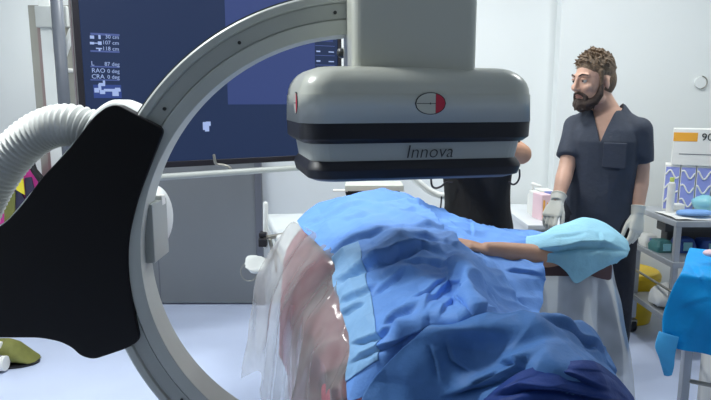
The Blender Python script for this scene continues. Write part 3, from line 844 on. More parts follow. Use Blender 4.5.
link('body', remesh(b, .0065, 3), M_skin, man)
head_bits(HM, man)
link('hair', hair_mesh(HM, 260, 3, .022), M_hair, man)
b = BM()
def Bd(c, rx, ry, rz):
    r = bmesh.ops.create_uvsphere(b, u_segments=20, v_segments=14, radius=1)
    bmesh.ops.transform(b, matrix=HM @ Matrix.Translation(c) @ Matrix.Diagonal((rx, ry, rz, 1)), verts=r['verts'])
Bd((0, -.052, -.093), .050, .050, .040); Bd((0, -.074, -.106), .030, .032, .030)
for s in (-1, 1):
    tube(b, [HM @ Vector(p) for p in ((s * .071, -.016, -.015), (s * .068, -.026, -.055), (s * .054, -.045, -.085), (s * .03, -.075, -.098))], [.010, .019, .024, .024], 10)
    tube(b, [HM @ Vector(p) for p in ((s * .004, -.101, -.043), (s * .022, -.093, -.047), (s * .034, -.08, -.064), (s * .03, -.078, -.085))], [.006, .009, .012, .015], 10)
rnd = random.Random(5)
for k in range(70):
    a = rnd.uniform(-1, 1); p = Vector((.055 * a, -.105 + .06 * a * a, -.10 + rnd.uniform(-.02, .012))); d = Vector((a * .4, -.5, -.8)).normalized()
    tube(b, [HM @ (p - d * .012), HM @ (p + d * .010)], [.006, .002], 6)
link('beard', remesh(b, .004, 1), M_beard, man)
# scrub top with short sleeves and an open V neck
b = BM()
body_core(b, O, RB, [(.83, .176, .140, 0), (.88, .180, .144, 0), (.97, .176, .140, .0), (1.08, .168, .134, -.005), (1.20, .172, .134, -.008), (1.32, .178, .132, -.008), (1.38, .165, .118, 0), (1.44, .115, .095, .005), (1.485, .080, .078, .012)])
for s_, e_, w_ in ((sh[0], elL, .80), (sh[1], elR, .84)):
    tube(b, [s_, s_.lerp(e_, .5), s_.lerp(e_, w_)], [.068, .068, .066], 16, round_ends=False); ball(b, s_, .068)
tube(b, [sh[0], mp(-.085, .015, 1.435), mp(-.06, .02, 1.475)], [.060, .052, .044], 14); tube(b, [sh[1], mp(.085, .015, 1.430), mp(.06, .02, 1.475)], [.060, .052, .044], 14)
cut = BM()
vv = [mp(-.088, -.25, 1.56), mp(.088, -.25, 1.56), mp(0, -.25, 1.315), mp(-.088, -.03, 1.56), mp(.088, -.03, 1.56), mp(0, -.03, 1.315)]
vv = [cut.verts.new(p) for p in vv]
for f in ((0, 1, 2), (5, 4, 3), (0, 3, 4, 1), (1, 4, 5, 2), (2, 5, 3, 0)): cut.faces.new([vv[i] for i in f])
tube(cut, [mp(0, .0, 1.475), mp(0, .0, 1.62)], [.082, .085], 20, round_ends=False)
me = remesh(b, .008, 6, cut=cut); wrinkle(me, .004, 7, (1, 1, .55), 4.0)
top = link('scrub_top', me, M_scrub, man)
b = BM(); c = mp(.075, -.150, 1.255)
obj('chest_pocket', bx((-.055, -.006, -.06), (.055, .004, .065), Matrix.Translation(c) @ RB.to_4x4() @ Matrix.Rotation(R(2), 4, 'X')), M_scrub, top, bev=.004)
b = BM(); man_limbs(b, .028, arms=False); body_core(b, O, RB, [(.80, .15, .12, 0), (.88, .182, .136, 0), (1.0, .178, .13, 0)])
me = remesh(b, .010, 5); wrinkle(me, .005, 6, (1, 1, .7), 9.0); link('trousers', me, M_troub, man)
for w_, f_, pn, th_, e_ in ((wrL, fL, Vector((.6, .5, 0)), Vector((-.5, -.9, 0)), elL), (wrR, fR, Vector((-.45, .9, 0)), Vector((-.85, -.5, 0)), elR)):
    b = BM(); hand(b, w_, f_, pn, th_, 1.08, 1.12); d_ = (e_ - w_).normalized()
    tube(b, [w_ - d_ * .01, w_ + d_ * .03], [.033, .038], 16, round_ends=False); tube(b, [w_ + d_ * .027, w_ + d_ * .033], [.041, .041], 16, round_ends=False)
    link('glove', remesh(b, .0036, 2), M_glove, man)
for an in (ankL, ankR):
    b = BM(); tube(b, [an + Vector((0, .05, -.042)), an + RB @ Vector((0, -.06, -.045)), an + RB @ Vector((0, -.16, -.058))], [.042, .045, .028], 14)
    me = remesh(b, .007, 3)
    for v in me.vertices: v.co.z = max(v.co.z, .002)
    link('shoe', me, M_wplastic, man)

# ---- the assistant in black, behind the detector ----------------------------
nY = 3.0; nX = at(479, 200, nY).x
asst = thing('person', 'person in black scrubs behind the table, mostly hidden by the detector', 'person', (nX, nY, 0))
O2 = Vector((nX, nY, 0)); RB2 = Matrix.Rotation(R(-38), 3, 'Z') @ Matrix.Diagonal((.92, .92, 1)); ZS = .93
def np_(x, y, z): return O2 + RB2 @ Vector((x, y, 0)) + Vector((-.06 * max(0, z - .95), 0, z * ZS))
nsh = [np_(-.17, 0, 1.42), np_(.17, 0, 1.42)]
nel2 = at(521, 154, 2.88); nwr2 = at(488, 146, 2.72)
nel1 = at(452, 160, 2.86); nwr1 = at(436, 152, 2.70)
def tors(bm, secs, k=0):
    X = RB2 @ Vector((1, 0, 0)); Y = RB2 @ Vector((0, 1, 0))
    loft(bm, [(np_(0, f, z), X * (w + k), Y * (d + k)) for z, w, d, f in secs], 24, 2.3)
HN = Matrix.Translation(np_(0, -.02, 1.615)) @ Matrix.Rotation(R(-38), 4, 'Z') @ Matrix.Rotation(R(14), 4, 'X') @ Matrix.Diagonal((.96, .96, .96, 1))
b = BM(); tors(b, TORSO)
for s_, e_, w_ in ((nsh[0], nel1, nwr1), (nsh[1], nel2, nwr2)):
    ball(b, s_, .058); tube(b, [s_, e_], [.056, .050], 14); tube(b, [e_, e_.lerp(w_, .3), w_], [.048, .050, .030], 14)
hand(b, nwr1, nwr1 - nel1, Vector((.3, 0, -1)), Vector((.8, -.2, 0)), .93); hand(b, nwr2, nwr2 - nel2, Vector((-.3, .5, -1)), Vector((-.8, -.2, .3)), .93)
tube(b, [np_(0, .01, 1.46), HN @ Vector((0, .03, -.06))], [.06, .055], 14); head_shape(b, HN)
nk = [np_(-.10, -.01, .49), np_(.10, -.01, .49)]; na = [np_(-.10, .03, .085), np_(.10, .03, .085)]
for s, kn, an in ((-1, nk[0], na[0]), (1, nk[1], na[1])):
    tube(b, [np_(s * .082, 0, .9), kn, an], [.085, .056, .038], 14)
    tube(b, [an + Vector((0, .04, -.045)), an + RB2 @ Vector((0, -.06, -.045)), an + RB2 @ Vector((0, -.15, -.052))], [.032, .036, .024], 12)
link('body', remesh(b, .007, 3), M_skin2, asst)
head_bits(HN, asst); link('hair', hair_mesh(HN, 60, 9, .018), M_beard, asst)
b = BM(); tors(b, [(.86, .19, .145, 0), (.90, .192, .148, 0), (.97, .188, .142, 0), (1.08, .182, .135, 0), (1.2, .186, .136, 0), (1.32, .196, .134, 0), (1.40, .19, .12, 0), (1.46, .145, .098, .005), (1.49, .085, .08, .01)])
for s_, e_ in ((nsh[0], nel1), (nsh[1], nel2)): ball(b, s_, .074); tube(b, [s_, s_.lerp(e_, .45)], [.072, .066], 14, round_ends=False)
me = remesh(b, .009, 5); wrinkle(me, .005, 6, (1, 1, .6), 2.0)
nt_ = link('scrub_top', me, M_scrub2, asst)
b = BM()
for s, kn, an in ((-1, nk[0], na[0]), (1, nk[1], na[1])): tube(b, [np_(s * .082, 0, .9), kn, an], [.112, .085, .07], 14)
tors(b, [(.80, .15, .12, 0), (.88, .176, .132, 0), (1.0, .17, .125, 0)])
me = remesh(b, .010, 5); wrinkle(me, .004, 6, (1, 1, .7), 5.0); link('trousers', me, M_troub, asst)
for an in na:
    b = BM(); tube(b, [an + Vector((0, .05, -.038)), an + RB2 @ Vector((0, -.06, -.04)), an + RB2 @ Vector((0, -.16, -.050))], [.038, .042, .026], 14)
    me = remesh(b, .008, 3)
    for v in me.vertices: v.co.z = max(v.co.z, .002)
    link('shoe', me, M_wplastic, asst)

# ---- the patient lying under the drapes -------------------------------------
pt = thing('person', 'patient lying under the blue drapes, one bare forearm resting on the chest', 'person', (tcx(1.95), 1.95, TZ))
def lp(s, x, z): return Vector((tcx(s), s, TZ + z)) + TXv * x     # s: distance from the camera along the table
b = BM()
loft(b, [(lp(s, 0, z), TXv * w, Vector((0, 0, h))) for s, w, z, h in ((2.58, .06, .075, .05), (2.52, .13, .075, .065), (2.42, .17, .08, .078), (2.25, .165, .085, .082), (2.08, .15, .082, .078), (1.95, .16, .085, .082), (1.82, .165, .082, .078), (1.75, .13, .08, .07))], 24, 2.3)
HP = Matrix.Translation(lp(2.755, 0, .105)) @ Matrix((( TXv.x, 0, TD.x, 0), (TXv.y, 0, TD.y, 0), (0, -1, 0, 0), (0, 0, 0, 1)))
head_shape(b, HP); tube(b, [lp(2.52, 0, .085), lp(2.68, 0, .085)], [.06, .055], 14)
for s in (-1, 1):
    tube(b, [lp(1.84, s * .085, .085), lp(1.58, s * .095, .09), lp(1.36, s * .085, .06)], [.074, .056, .04], 16)
    tube(b, [lp(1.35, s * .085, .06), lp(1.335, s * .085, .12)], [.036, .028], 12)
pel, pwr = at(592, 262, 2.20), at(487, 250.5, 2.05)
psh = lp(2.45, .18, .02)
ball(b, psh, .06); tube(b, [psh, pel], [.052, .043], 14); tube(b, [pel, pel.lerp(pwr, .35), pwr.lerp(pel, .12), pwr], [.043, .046, .036, .030], 16)
fwd = at(468, 244.5, 2.02) - pwr
hand(b, pwr, fwd, Vector((0, .25, -1)), Vector((0, .9, .2)), .92, 1.0, curl=(6, 12, 10), spread=3)
tube(b, [lp(2.45, -.18, .085), lp(2.18, -.25, .06), lp(1.95, -.235, .05)], [.052, .042, .028], 14)
hand(b, lp(1.95, -.235, .05), -TD, Vector((0, 0, -1)), TXv, .92)
link('body', remesh(b, .006, 2), M_skin2, pt)
head_bits(HP, pt)

# ================================================================== DRAPES
def folded(amp, cu, cv, seed, wr=.004, ws=9):
    def f(u, v, p):
        a = amp * (tri(u * cu) - .5) * (1 if int(v * cv) % 2 else -.6) + amp * .8 * (tri(v * cv) - .5)
        q = p * ws + Vector((seed, seed * 1.7, 0))
        w = wr * (1 - 2.6 * abs(noise.noise(q))) + wr * .6 * (1 - 2.6 * abs(noise.noise(q * 2.3)))
        return a + w
    return f
def tiled(cu, cv, amp, seed, wr=.003, ws=6, ufade=.75):
    rn = random.Random(seed); T = {}
    for i in range(-1, 30):
        for j in range(-1, 40): T[i, j] = rn.uniform(-.5, .5) + (.5 if (i + j) % 2 else -.5)
    def f(u, v, p):
        uu = u * cu + .25 * math.sin(v * 5) + .10 * noise.noise(p * 5); vv = v * cv + .12 * noise.noise(p * 6 + Vector((9, 0, 0)))
        i, j = math.floor(uu), math.floor(vv); fu, fv = uu - i, vv - j
        k = amp * (1 - ufade * max(0, min(1, (u - .35) / .4)))
        h = k * ((T[i, j] * (1 - fu) + T[i + 1, j] * fu) * (1 - fv) + (T[i, j + 1] * (1 - fu) + T[i + 1, j + 1] * fu) * fv)
        q = p * ws + Vector((seed, seed * 1.7, 0))
        w = wr * (1 - 2.6 * abs(noise.noise(q))) + wr * .5 * (1 - 2.6 * abs(noise.noise(q * 2.7)))
        a_ = p.x * .75 + p.y * .66; b_ = p.y * .75 - p.x * .66
        w2 = wr * 1.5 * (1 - 3.0 * abs(noise.noise(Vector((a_ * 4 + seed, b_ * 15, p.z * 3)))))
        a2 = p.x * .5 - p.y * .86; b2 = p.x * .86 + p.y * .5
        w3 = wr * 1.2 * (1 - 3.0 * abs(noise.noise(Vector((a2 * 3 - seed, b2 * 12, 7)))))
        s_ = max(0, min(1, (u - .2) / .3))
        return h + w * .6 + (w2 + w3) * (.3 + .7 * s_)
    return f
def P(*a): return [at(*q) for q in a]
main = [
    P((297, 222, 2.48), (312, 209, 2.60), (330, 200, 2.64), (350, 195, 2.66), (374, 193.5, 2.66), (400, 194.5, 2.66), (420, 201, 2.66), (448, 212.5, 2.66), (472, 222.5, 2.66), (502, 229, 2.66), (548, 236, 2.64)),
    P((303, 231, 2.36), (318, 216, 2.46), (335, 206, 2.50), (354, 201, 2.52), (378, 199, 2.52), (404, 200, 2.52), (425, 206, 2.50), (450, 219, 2.46), (474, 229, 2.44), (503, 236, 2.44), (546, 243, 2.46)),
    P((316, 243, 2.16), (330, 231, 2.20), (345, 221, 2.23), (364, 214, 2.25), (386, 211, 2.26), (409, 213, 2.26), (430, 219, 2.25), (450, 229, 2.24), (474, 240, 2.22), (503, 250, 2.20), (544, 257, 2.22)),
    P((329, 256, 2.00), (341, 246, 2.00), (356, 237, 2.01), (375, 229, 2.02), (396, 226, 2.03), (417, 228, 2.03), (437, 234, 2.02), (456, 242, 2.01), (478, 254, 1.98), (505, 263, 1.97), (543, 268, 1.98)),
    P((337, 270, 1.84), (348, 262, 1.84), (363, 254, 1.84), (382, 247, 1.84), (402, 245, 1.84), (422, 247, 1.84), (442, 251, 1.84), (463, 254, 1.81), (484, 266, 1.84), (508, 278, 1.86), (542, 283, 1.94)),
    P((334, 288, 1.70), (347, 281, 1.70), (366, 273, 1.69), (387, 266, 1.68), (407, 263, 1.68), (427, 264, 1.67), (447, 265, 1.69), (467, 263, 1.585), (489, 281, 1.71), (511, 295, 1.76), (541, 301, 1.85)),
    P((341, 308, 1.56), (353, 301, 1.56), (371, 293, 1.55), (391, 286, 1.54), (411, 282, 1.53), (431, 281, 1.52), (450, 280, 1.55), (470, 274, 1.425), (491, 295, 1.58), (513, 309, 1.65), (540, 315, 1.74)),
    P((347, 328, 1.45), (358, 321, 1.45), (376, 312, 1.43), (396, 304, 1.42), (416, 300, 1.40), (435, 299, 1.39), (454, 298, 1.415), (473, 297, 1.315), (493, 310, 1.44), (514, 319, 1.50), (538, 323, 1.58)),
    P((351, 350, 1.36), (362, 342, 1.35), (379, 332, 1.33), (398, 323, 1.31), (418, 318, 1.29), (437, 317, 1.28), (456, 317, 1.27), (476, 317, 1.27), (495, 320, 1.29), (515, 323, 1.33), (536, 324, 1.38)),
    P((347, 376, 1.31), (362, 366, 1.29), (380, 354, 1.27), (399, 345, 1.27), (419, 342, 1.275), (438, 340, 1.28), (457, 340, 1.28), (476, 340, 1.28), (495, 340, 1.29), (515, 340, 1.32), (534, 340, 1.38)),
    P((352, 405, 1.26), (364, 398, 1.25), (382, 390, 1.23), (400, 385, 1.25), (420, 382, 1.27), (439, 381, 1.28), (458, 380, 1.28), (477, 380, 1.28), (496, 380, 1.29), (515, 380, 1.32), (533, 380, 1.38)),
]
mm = .001
FOLDS = [
    # pixel polyline (left to right), lift above the line (m, px), drop below (m, px)
    ([(334, 283), (344, 279), (360, 270), (375, 262), (388, 255), (399, 249), (421, 247), (440, 253)], 9 * mm, 12, 12 * mm, 9),
    ([(331, 257), (344, 246), (358, 238), (378, 231), (399, 226)], 4 * mm, 9, 7 * mm, 6),
    ([(388, 224), (404, 224), (421, 227), (442, 232), (460, 239)], 4 * mm, 9, 6 * mm, 6),
    ([(300, 227), (318, 220), (336, 212), (352, 205), (372, 203)], 3 * mm, 8, 6 * mm, 6),
    ([(340, 222), (356, 217), (372, 214)], 3 * mm, 7, 5 * mm, 5),
    ([(338, 303), (348, 301), (359, 298), (370, 292), (382, 285)], 4 * mm, 8, 7 * mm, 5),
    ([(369, 298), (380, 291), (388, 284), (397, 278), (407, 272)], 4 * mm, 8, 7 * mm, 5),
    ([(341, 318), (350, 313), (358, 308), (368, 303)], 4 * mm, 8, 7 * mm, 5),
    ([(386, 330), (396, 322), (405, 316), (421, 308)], 5 * mm, 9, 8 * mm, 6),
    ([(352, 346), (366, 341), (383, 335), (398, 325)], 4 * mm, 8, 6 * mm, 5),
    ([(350, 364), (364, 357), (380, 349), (399, 341), (418, 331), (430, 325)], 4 * mm, 7, 6 * mm, 5),
    ([(412, 303), (424, 294), (436, 286), (446, 281)], 4 * mm, 7, 6 * mm, 5),
    ([(424, 313), (432, 301), (440, 292), (450, 286), (460, 279)], 4 * mm, 7, 6 * mm, 5),
    ([(440, 318), (447, 307), (455, 299)], 3 * mm, 6, 5 * mm, 5),
    ([(470, 318), (464, 308), (460, 298)], 3 * mm, 5, 4 * mm, 4),
    ([(483, 316), (478, 302), (473, 290)], 3 * mm, 5, 4 * mm, 4),
    ([(499, 313), (491, 298), (482, 284)], 3 * mm, 6, 5 * mm, 5),
    ([(466, 248), (457, 245), (449, 239), (440, 229), (432, 219), (425, 210), (418, 203)], 7 * mm, 9, 10 * mm, 10),
    ([(536, 319), (525, 310), (514, 299), (503, 286), (494, 276), (486, 270)], 7 * mm, 8, 10 * mm, 12),
    ([(406, 238), (424, 238), (444, 244), (462, 252)], 3 * mm, 7, 4 * mm, 5),
    ([(400, 262), (420, 258), (436, 262), (452, 268)], 4 * mm, 7, 5 * mm, 6),
    ([(500, 252), (518, 255), (540, 256)], 3 * mm, 6, 5 * mm, 5),
    ([(470, 222), (471, 229), (473, 237)], 2 * mm, 4, 4 * mm, 4),
    ([(505, 268), (520, 272), (541, 275)], 3 * mm, 6, 5 * mm, 5),
]
DISPM = tiled(7, 11, .022, 21, .0055, 5, .6)
dm = sheet('surgical_drape', main, M_blue, 200, 230, disp=DISPM, folds=FOLDS)
tag(dm, 'bright blue creased surgical drape covering the patient on the table', 'drape')
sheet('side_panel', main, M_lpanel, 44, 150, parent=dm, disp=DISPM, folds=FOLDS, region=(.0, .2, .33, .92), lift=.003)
front = [
    P((437, 322, 1.255), (450, 324, 1.25), (468, 323.5, 1.245), (486, 322.5, 1.24), (505, 321.5, 1.24), (520, 321, 1.245), (534, 321, 1.25), (556, 326, 1.30), (577, 332, 1.36), (592, 343, 1.42), (604, 356, 1.48)),
    P((428, 327, 1.235), (445, 328, 1.215), (466, 328, 1.20), (486, 328, 1.195), (507, 328, 1.195), (524, 327, 1.205), (540, 328, 1.215), (561, 332, 1.26), (581, 338, 1.32), (596, 349, 1.38), (608, 362, 1.44)),
    P((412, 341, 1.235), (436, 342, 1.215), (462, 343, 1.205), (486, 345, 1.195), (510, 347, 1.175), (532, 348, 1.165), (552, 349, 1.175), (572, 352, 1.215), (590, 356, 1.27), (604, 366, 1.33), (614, 378, 1.39)),
    P((396, 355, 1.235), (424, 357, 1.21), (455, 360, 1.20), (483, 364, 1.18), (510, 369, 1.135), (536, 372, 1.09), (560, 373, 1.08), (582, 373, 1.12), (600, 375, 1.19), (613, 382, 1.26), (622, 392, 1.33)),
    P((380, 370, 1.235), (410, 375, 1.205), (445, 381, 1.19), (478, 388, 1.16), (508, 396, 1.11), (538, 402, 1.08), (566, 404, 1.08), (590, 402, 1.11), (608, 400, 1.17), (621, 402, 1.24), (630, 408, 1.31)),
    P((364, 392, 1.23), (396, 400, 1.20), (435, 410, 1.18), (472, 420, 1.145), (506, 430, 1.10), (538, 438, 1.08), (568, 440, 1.08), (594, 436, 1.11), (613, 430, 1.16), (627, 428, 1.22), (638, 430, 1.29)),
    P((352, 430, 1.17), (386, 442, 1.155), (428, 455, 1.13), (468, 466, 1.11), (504, 476, 1.095), (538, 482, 1.09), (570, 484, 1.09), (598, 480, 1.11), (618, 474, 1.15), (634, 470, 1.21), (646, 470, 1.28)),
]
FF = [
    ([(440, 398), (468, 389), (495, 381), (520, 371), (535, 364)], 7 * mm, 10, 10 * mm, 6),
    ([(500, 363), (516, 366), (530, 370)], 5 * mm, 8, 8 * mm, 4),
    ([(470, 385), (490, 378), (505, 372)], 3 * mm, 8, 5 * mm, 5),
    ([(534, 322), (560, 332), (583, 343), (600, 356)], 5 * mm, 6, 7 * mm, 5),
    ([(430, 344), (436, 360), (440, 382)], 3 * mm, 9, 4 * mm, 8),
    ([(446, 340), (452, 360), (470, 372)], 3 * mm, 10, 3 * mm, 10),
]
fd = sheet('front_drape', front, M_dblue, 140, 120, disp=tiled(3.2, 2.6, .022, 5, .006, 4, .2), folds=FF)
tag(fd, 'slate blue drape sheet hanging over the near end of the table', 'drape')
hump = [
    P((484, 400, 1.09), (500, 388, 1.085), (520, 375, 1.08), (540, 366.5, 1.08), (560, 362.5, 1.09), (580, 361.5, 1.10), (598, 365, 1.12), (612, 373, 1.15), (622, 384, 1.18), (632, 398, 1.22)),
    P((484, 404, 1.075), (502, 393, 1.065), (522, 382, 1.06), (542, 375, 1.06), (562, 371, 1.065), (582, 370, 1.075), (600, 373, 1.095), (614, 380, 1.125), (625, 391, 1.16), (636, 405, 1.20)),
    P((482, 415, 1.06), (500, 405, 1.05), (521, 396, 1.04), (543, 390, 1.04), (565, 386, 1.045), (586, 385, 1.06), (604, 387, 1.08), (619, 394, 1.11), (630, 404, 1.14), (641, 418, 1.18)),
    P((478, 440, 1.055), (498, 432, 1.04), (520, 425, 1.03), (543, 420, 1.025), (567, 416, 1.03), (589, 414, 1.045), (608, 416, 1.065), (623, 422, 1.09), (635, 432, 1.12), (646, 445, 1.16)),
    P((474, 480, 1.055), (495, 474, 1.04), (519, 468, 1.03), (543, 464, 1.02), (568, 460, 1.025), (591, 458, 1.04), (611, 460, 1.06), (627, 466, 1.085), (640, 475, 1.115), (652, 488, 1.15)),
]
HF = [([(490, 396), (520, 388), (560, 390), (600, 398), (625, 404)], 5 * mm, 7, 8 * mm, 6), ([(560, 372), (580, 378), (604, 390)], 3 * mm, 8, 4 * mm, 8)]
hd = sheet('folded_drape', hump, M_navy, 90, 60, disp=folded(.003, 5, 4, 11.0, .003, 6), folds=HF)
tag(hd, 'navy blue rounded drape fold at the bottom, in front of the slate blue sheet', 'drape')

# dusty pink blanket under the left flank
def bl(s, x, z): return lp(s, x, z)
bk = [[bl(s, -.20 - o, .135 + h), bl(s, -.25 - o, .12 + h), bl(s, -.285 - o, .09 + h), bl(s, -.325 - o, .03 + h * .5), bl(s, -.352 - o, -.03), bl(s, -.362 - o, -.12), bl(s, -.372 - o, -.28), bl(s, -.38 - o, -.46)] for s, h, o in ((2.72, .0, .06), (2.45, .0, .04), (2.2, .0, .02), (1.95, .0, .0), (1.7, -.02, .0), (1.5, -.055, 0), (1.36, -.09, -0.03), (1.24, -.14, -.07))]
def bd_(u, v, p):
    return .012 * max(0, u - .3) * math.sin(v * 31) + .006 * noise.noise(p * 8)
bk_o = sheet('blanket', bk, M_pink, 60, 90, disp=bd_, thick=.006)
tag(bk_o, 'dusty pink blanket hanging over the left table edge under clear plastic', 'blanket')

# clear plastic cover on the left
PL = [
    P((296, 222, 2.47), (290, 226, 2.52), (276, 245, 2.54), (258, 280, 2.50), (250, 315, 2.46), (247, 345, 2.43), (244, 378, 2.42)),
    P((316, 234, 2.24), (303, 238, 2.28), (287, 262, 2.30), (273, 300, 2.26), (268, 330, 2.24), (264, 355, 2.22), (262, 374, 2.22)),
    P((330, 247, 2.06), (317, 254, 2.06), (299, 276, 2.06), (283, 312, 2.04), (277, 350, 2.02), (271, 392, 2.00), (266, 440, 1.98)),
    P((338, 266, 1.86), (326, 274, 1.84), (309, 294, 1.82), (297, 325, 1.80), (291, 362, 1.79), (286, 408, 1.78), (281, 460, 1.78)),
    P((338, 288, 1.70), (326, 298, 1.66), (313, 318, 1.63), (304, 348, 1.61), (299, 385, 1.60), (294, 430, 1.59), (290, 480, 1.59)),
    P((346, 314, 1.55), (336, 322, 1.51), (325, 338, 1.48), (317, 366, 1.46), (313, 402, 1.45), (309, 446, 1.45), (305, 500, 1.45)),
    P((355, 342, 1.41), (346, 350, 1.385), (338, 368, 1.37), (333, 396, 1.355), (330, 432, 1.345), (327, 470, 1.34), (325, 520, 1.34)),
    P((357, 372, 1.32), (350, 382, 1.30), (344, 400, 1.285), (340, 425, 1.275), (338, 460, 1.27), (336, 500, 1.27), (335, 550, 1.27)),
]
def pd(u, v, p):
    s = v * 34 + 3 * noise.noise(Vector((u * 3, v * 5, 1)))
    r = (1 - abs(math.sin(s * .5)) * 2) * .009 * min(1, u * 2 + .25)
    return r + .010 * (1 - 3 * abs(noise.noise(Vector((u * 2.2, v * 9, 4))))) + .0015 * noise.noise(Vector((u * 9, v * 22, 4)))
pf = sheet('plastic_cover', PL, M_film, 80, 130, disp=pd, thick=0)
tag(pf, 'crumpled clear plastic cover hanging off the left side of the drape', 'plastic cover')

# plastic on the right, hung from the arm board
PR = [
    P((541, 276, 2.02), (556, 276, 2.06), (572, 276, 2.08), (588, 274, 2.10), (606, 270, 2.13), (612, 264, 2.22)),
    P((540, 292, 2.00), (557, 294, 2.03), (574, 294, 2.05), (592, 292, 2.07), (611, 288, 2.10), (617, 282, 2.20)),
    P((539, 318, 1.98), (559, 322, 2.00), (578, 322, 2.02), (598, 320, 2.04), (618, 315, 2.07), (624, 308, 2.16)),
    P((538, 350, 1.97), (560, 354, 1.98), (582, 355, 2.00), (604, 354, 2.02), (625, 350, 2.05), (630, 344, 2.13)),
    P((537, 385, 1.97), (561, 390, 1.97), (585, 392, 1.98), (608, 392, 2.00), (631, 390, 2.04), (635, 384, 2.11)),
    P((536, 430, 1.97), (561, 436, 1.97), (586, 440, 1.98), (611, 440, 2.00), (636, 438, 2.04), (640, 432, 2.11)),
]
pr_ = sheet('plastic_drape', PR, M_film2, 60, 60, disp=lambda u, v, p: .012 * v * math.sin(u * 17 + v * 2) + .006 * noise.noise(p * 9), thick=0)
tag(pr_, 'cloudy plastic sheet hanging below the arm board on the right', 'plastic sheet')

# arm board and its light blue drape
bq = at(575, 272, 2.16)
ab = tag(obj('arm_board', bx((at(535, 270, 2.12).x, 2.10, at(575, 281, 2.10).z), (at(611, 270, 2.12).x, 2.30, at(575, 264.5, 2.10).z)), M_board, bev=.012, seg=3), 'dull maroon padded arm board under the light blue drape', 'arm board')
AL = [
    P((527, 237.5, 2.24), (526, 239, 2.19), (526, 244, 2.13), (527, 252, 2.10), (529, 261, 2.10)),
    P((540, 233.5, 2.26), (540, 236, 2.20), (541, 242, 2.12), (542, 252, 2.085), (543, 262, 2.085)),
    P((556, 227, 2.30), (557, 232, 2.22), (557, 240, 2.12), (557, 252, 2.08), (556, 264, 2.075)),
    P((570, 221.5, 2.34), (571, 228, 2.24), (571, 238, 2.13), (570, 254, 2.08), (566, 272, 2.065)),
    P((583, 218.5, 2.36), (584, 226, 2.26), (584, 237, 2.14), (582, 254, 2.08), (575, 283, 2.06)),
    P((598, 221, 2.36), (599, 228, 2.27), (600, 237, 2.16), (598, 252, 2.09), (588, 277, 2.07)),
    P((612, 229, 2.33), (613, 233, 2.26), (614, 240, 2.18), (612, 252, 2.11), (603, 268, 2.09)),
    P((624, 239, 2.28), (626, 241, 2.25), (627, 246, 2.20), (624, 255, 2.15), (615, 264, 2.12)),
    P((627, 246, 2.25), (628.5, 248, 2.23), (628, 251, 2.20), (625, 257, 2.17), (618, 263, 2.14)),
]
ad = sheet('arm_drape', AL, M_lblue, 60, 90, disp=lambda u, v, p: .005 * (1 - 2.5 * abs(noise.noise(Vector((u * 2, v * 4, 2))))) + .001 * noise.noise(p * 40), folds=[([(530, 250), (560, 249), (580, 245), (600, 244), (624, 250)], 6 * mm, 10, 12 * mm, 8), ([(548, 240), (566, 236), (590, 233)], 2 * mm, 7, 3 * mm, 5), ([(600, 232), (601, 245)], 2 * mm, 4, 3 * mm, 4)], thick=.002)
tag(ad, 'light blue paper drape wrapped over the outstretched arm on the arm board', 'drape')

# ================================================================== BACK RIGHT
cb = thing('side_cabinet', 'low white cabinet behind the table, topped with a soap bottle and pink boxes', 'cabinet', (1.25, 3.95, 0))
ca = at(513.5, 213.5, 3.98); cz = ca.z
c0 = at(514, 214, 4.2).x; 
obj('carcass', bx((ca.x, 3.62, .06), (ca.x + .52, YR - .01, cz - .03)), M_cab, cb, bev=.004)
obj('worktop', bx((ca.x - .01, 3.60, cz - .03), (ca.x + .53, YR - .01, cz)), M_cab, cb, bev=.004)
dr_ = obj('drawer', bx((ca.x + .02, 3.60, cz - .22), (ca.x + .50, 3.62, cz - .05)), M_cab, cb, bev=.004)
obj('handle', bx((ca.x + .2, 3.585, cz - .11), (ca.x + .34, 3.60, cz - .095)), M_steel, dr_, bev=.002)
do_ = obj('door', bx((ca.x + .02, 3.60, .09), (ca.x + .50, 3.62, cz - .24)), M_cab, cb, bev=.004)
obj('handle', bx((ca.x + .06, 3.585, cz - .5), (ca.x + .075, 3.60, cz - .3)), M_steel, do_, bev=.002)
obj('plinth', bx((ca.x + .03, 3.66, 0), (ca.x + .49, YR - .01, .06)), M_dgrey, cb)
def on_top(px, Y): return Vector((at(px, 215, Y).x, Y, cz))
q = on_top(531.5, 4.02)
bo = thing('soap_bottle', 'white soap pump bottle at the left of the pink boxes on the cabinet', 'bottle', q)
b = BM(); zt = at(531, 192.5, 4.02).z - cz
loft(b, [(q + Vector((0, 0, .001)), (.030, 0, 0), (0, .03, 0)), (q + Vector((0, 0, zt * .85)), (.032, 0, 0), (0, .032, 0)), (q + Vector((0, 0, zt * .95)), (.024, 0, 0), (0, .024, 0)), (q + Vector((0, 0, zt)), (.013, 0, 0), (0, .013, 0))], 20); obj('bottle_body', b, M_card, bo, bev=.003)
b = BM(); zz = at(531, 184, 4.02).z; tube(b, [q + Vector((0, 0, zt)), Vector((q.x, q.y, zz))], .007, 10); tube(b, [Vector((q.x, q.y, zz)), Vector((q.x + .045, q.y - .02, zz - .012))], [.013, .008], 10); obj('pump', b, M_card, bo, smooth=True)
obj('label', bx((q.x - .02, q.y - .0345, cz + zt * .2), (q.x + .02, q.y - .0325, cz + zt * .75)), M_lav, bo)
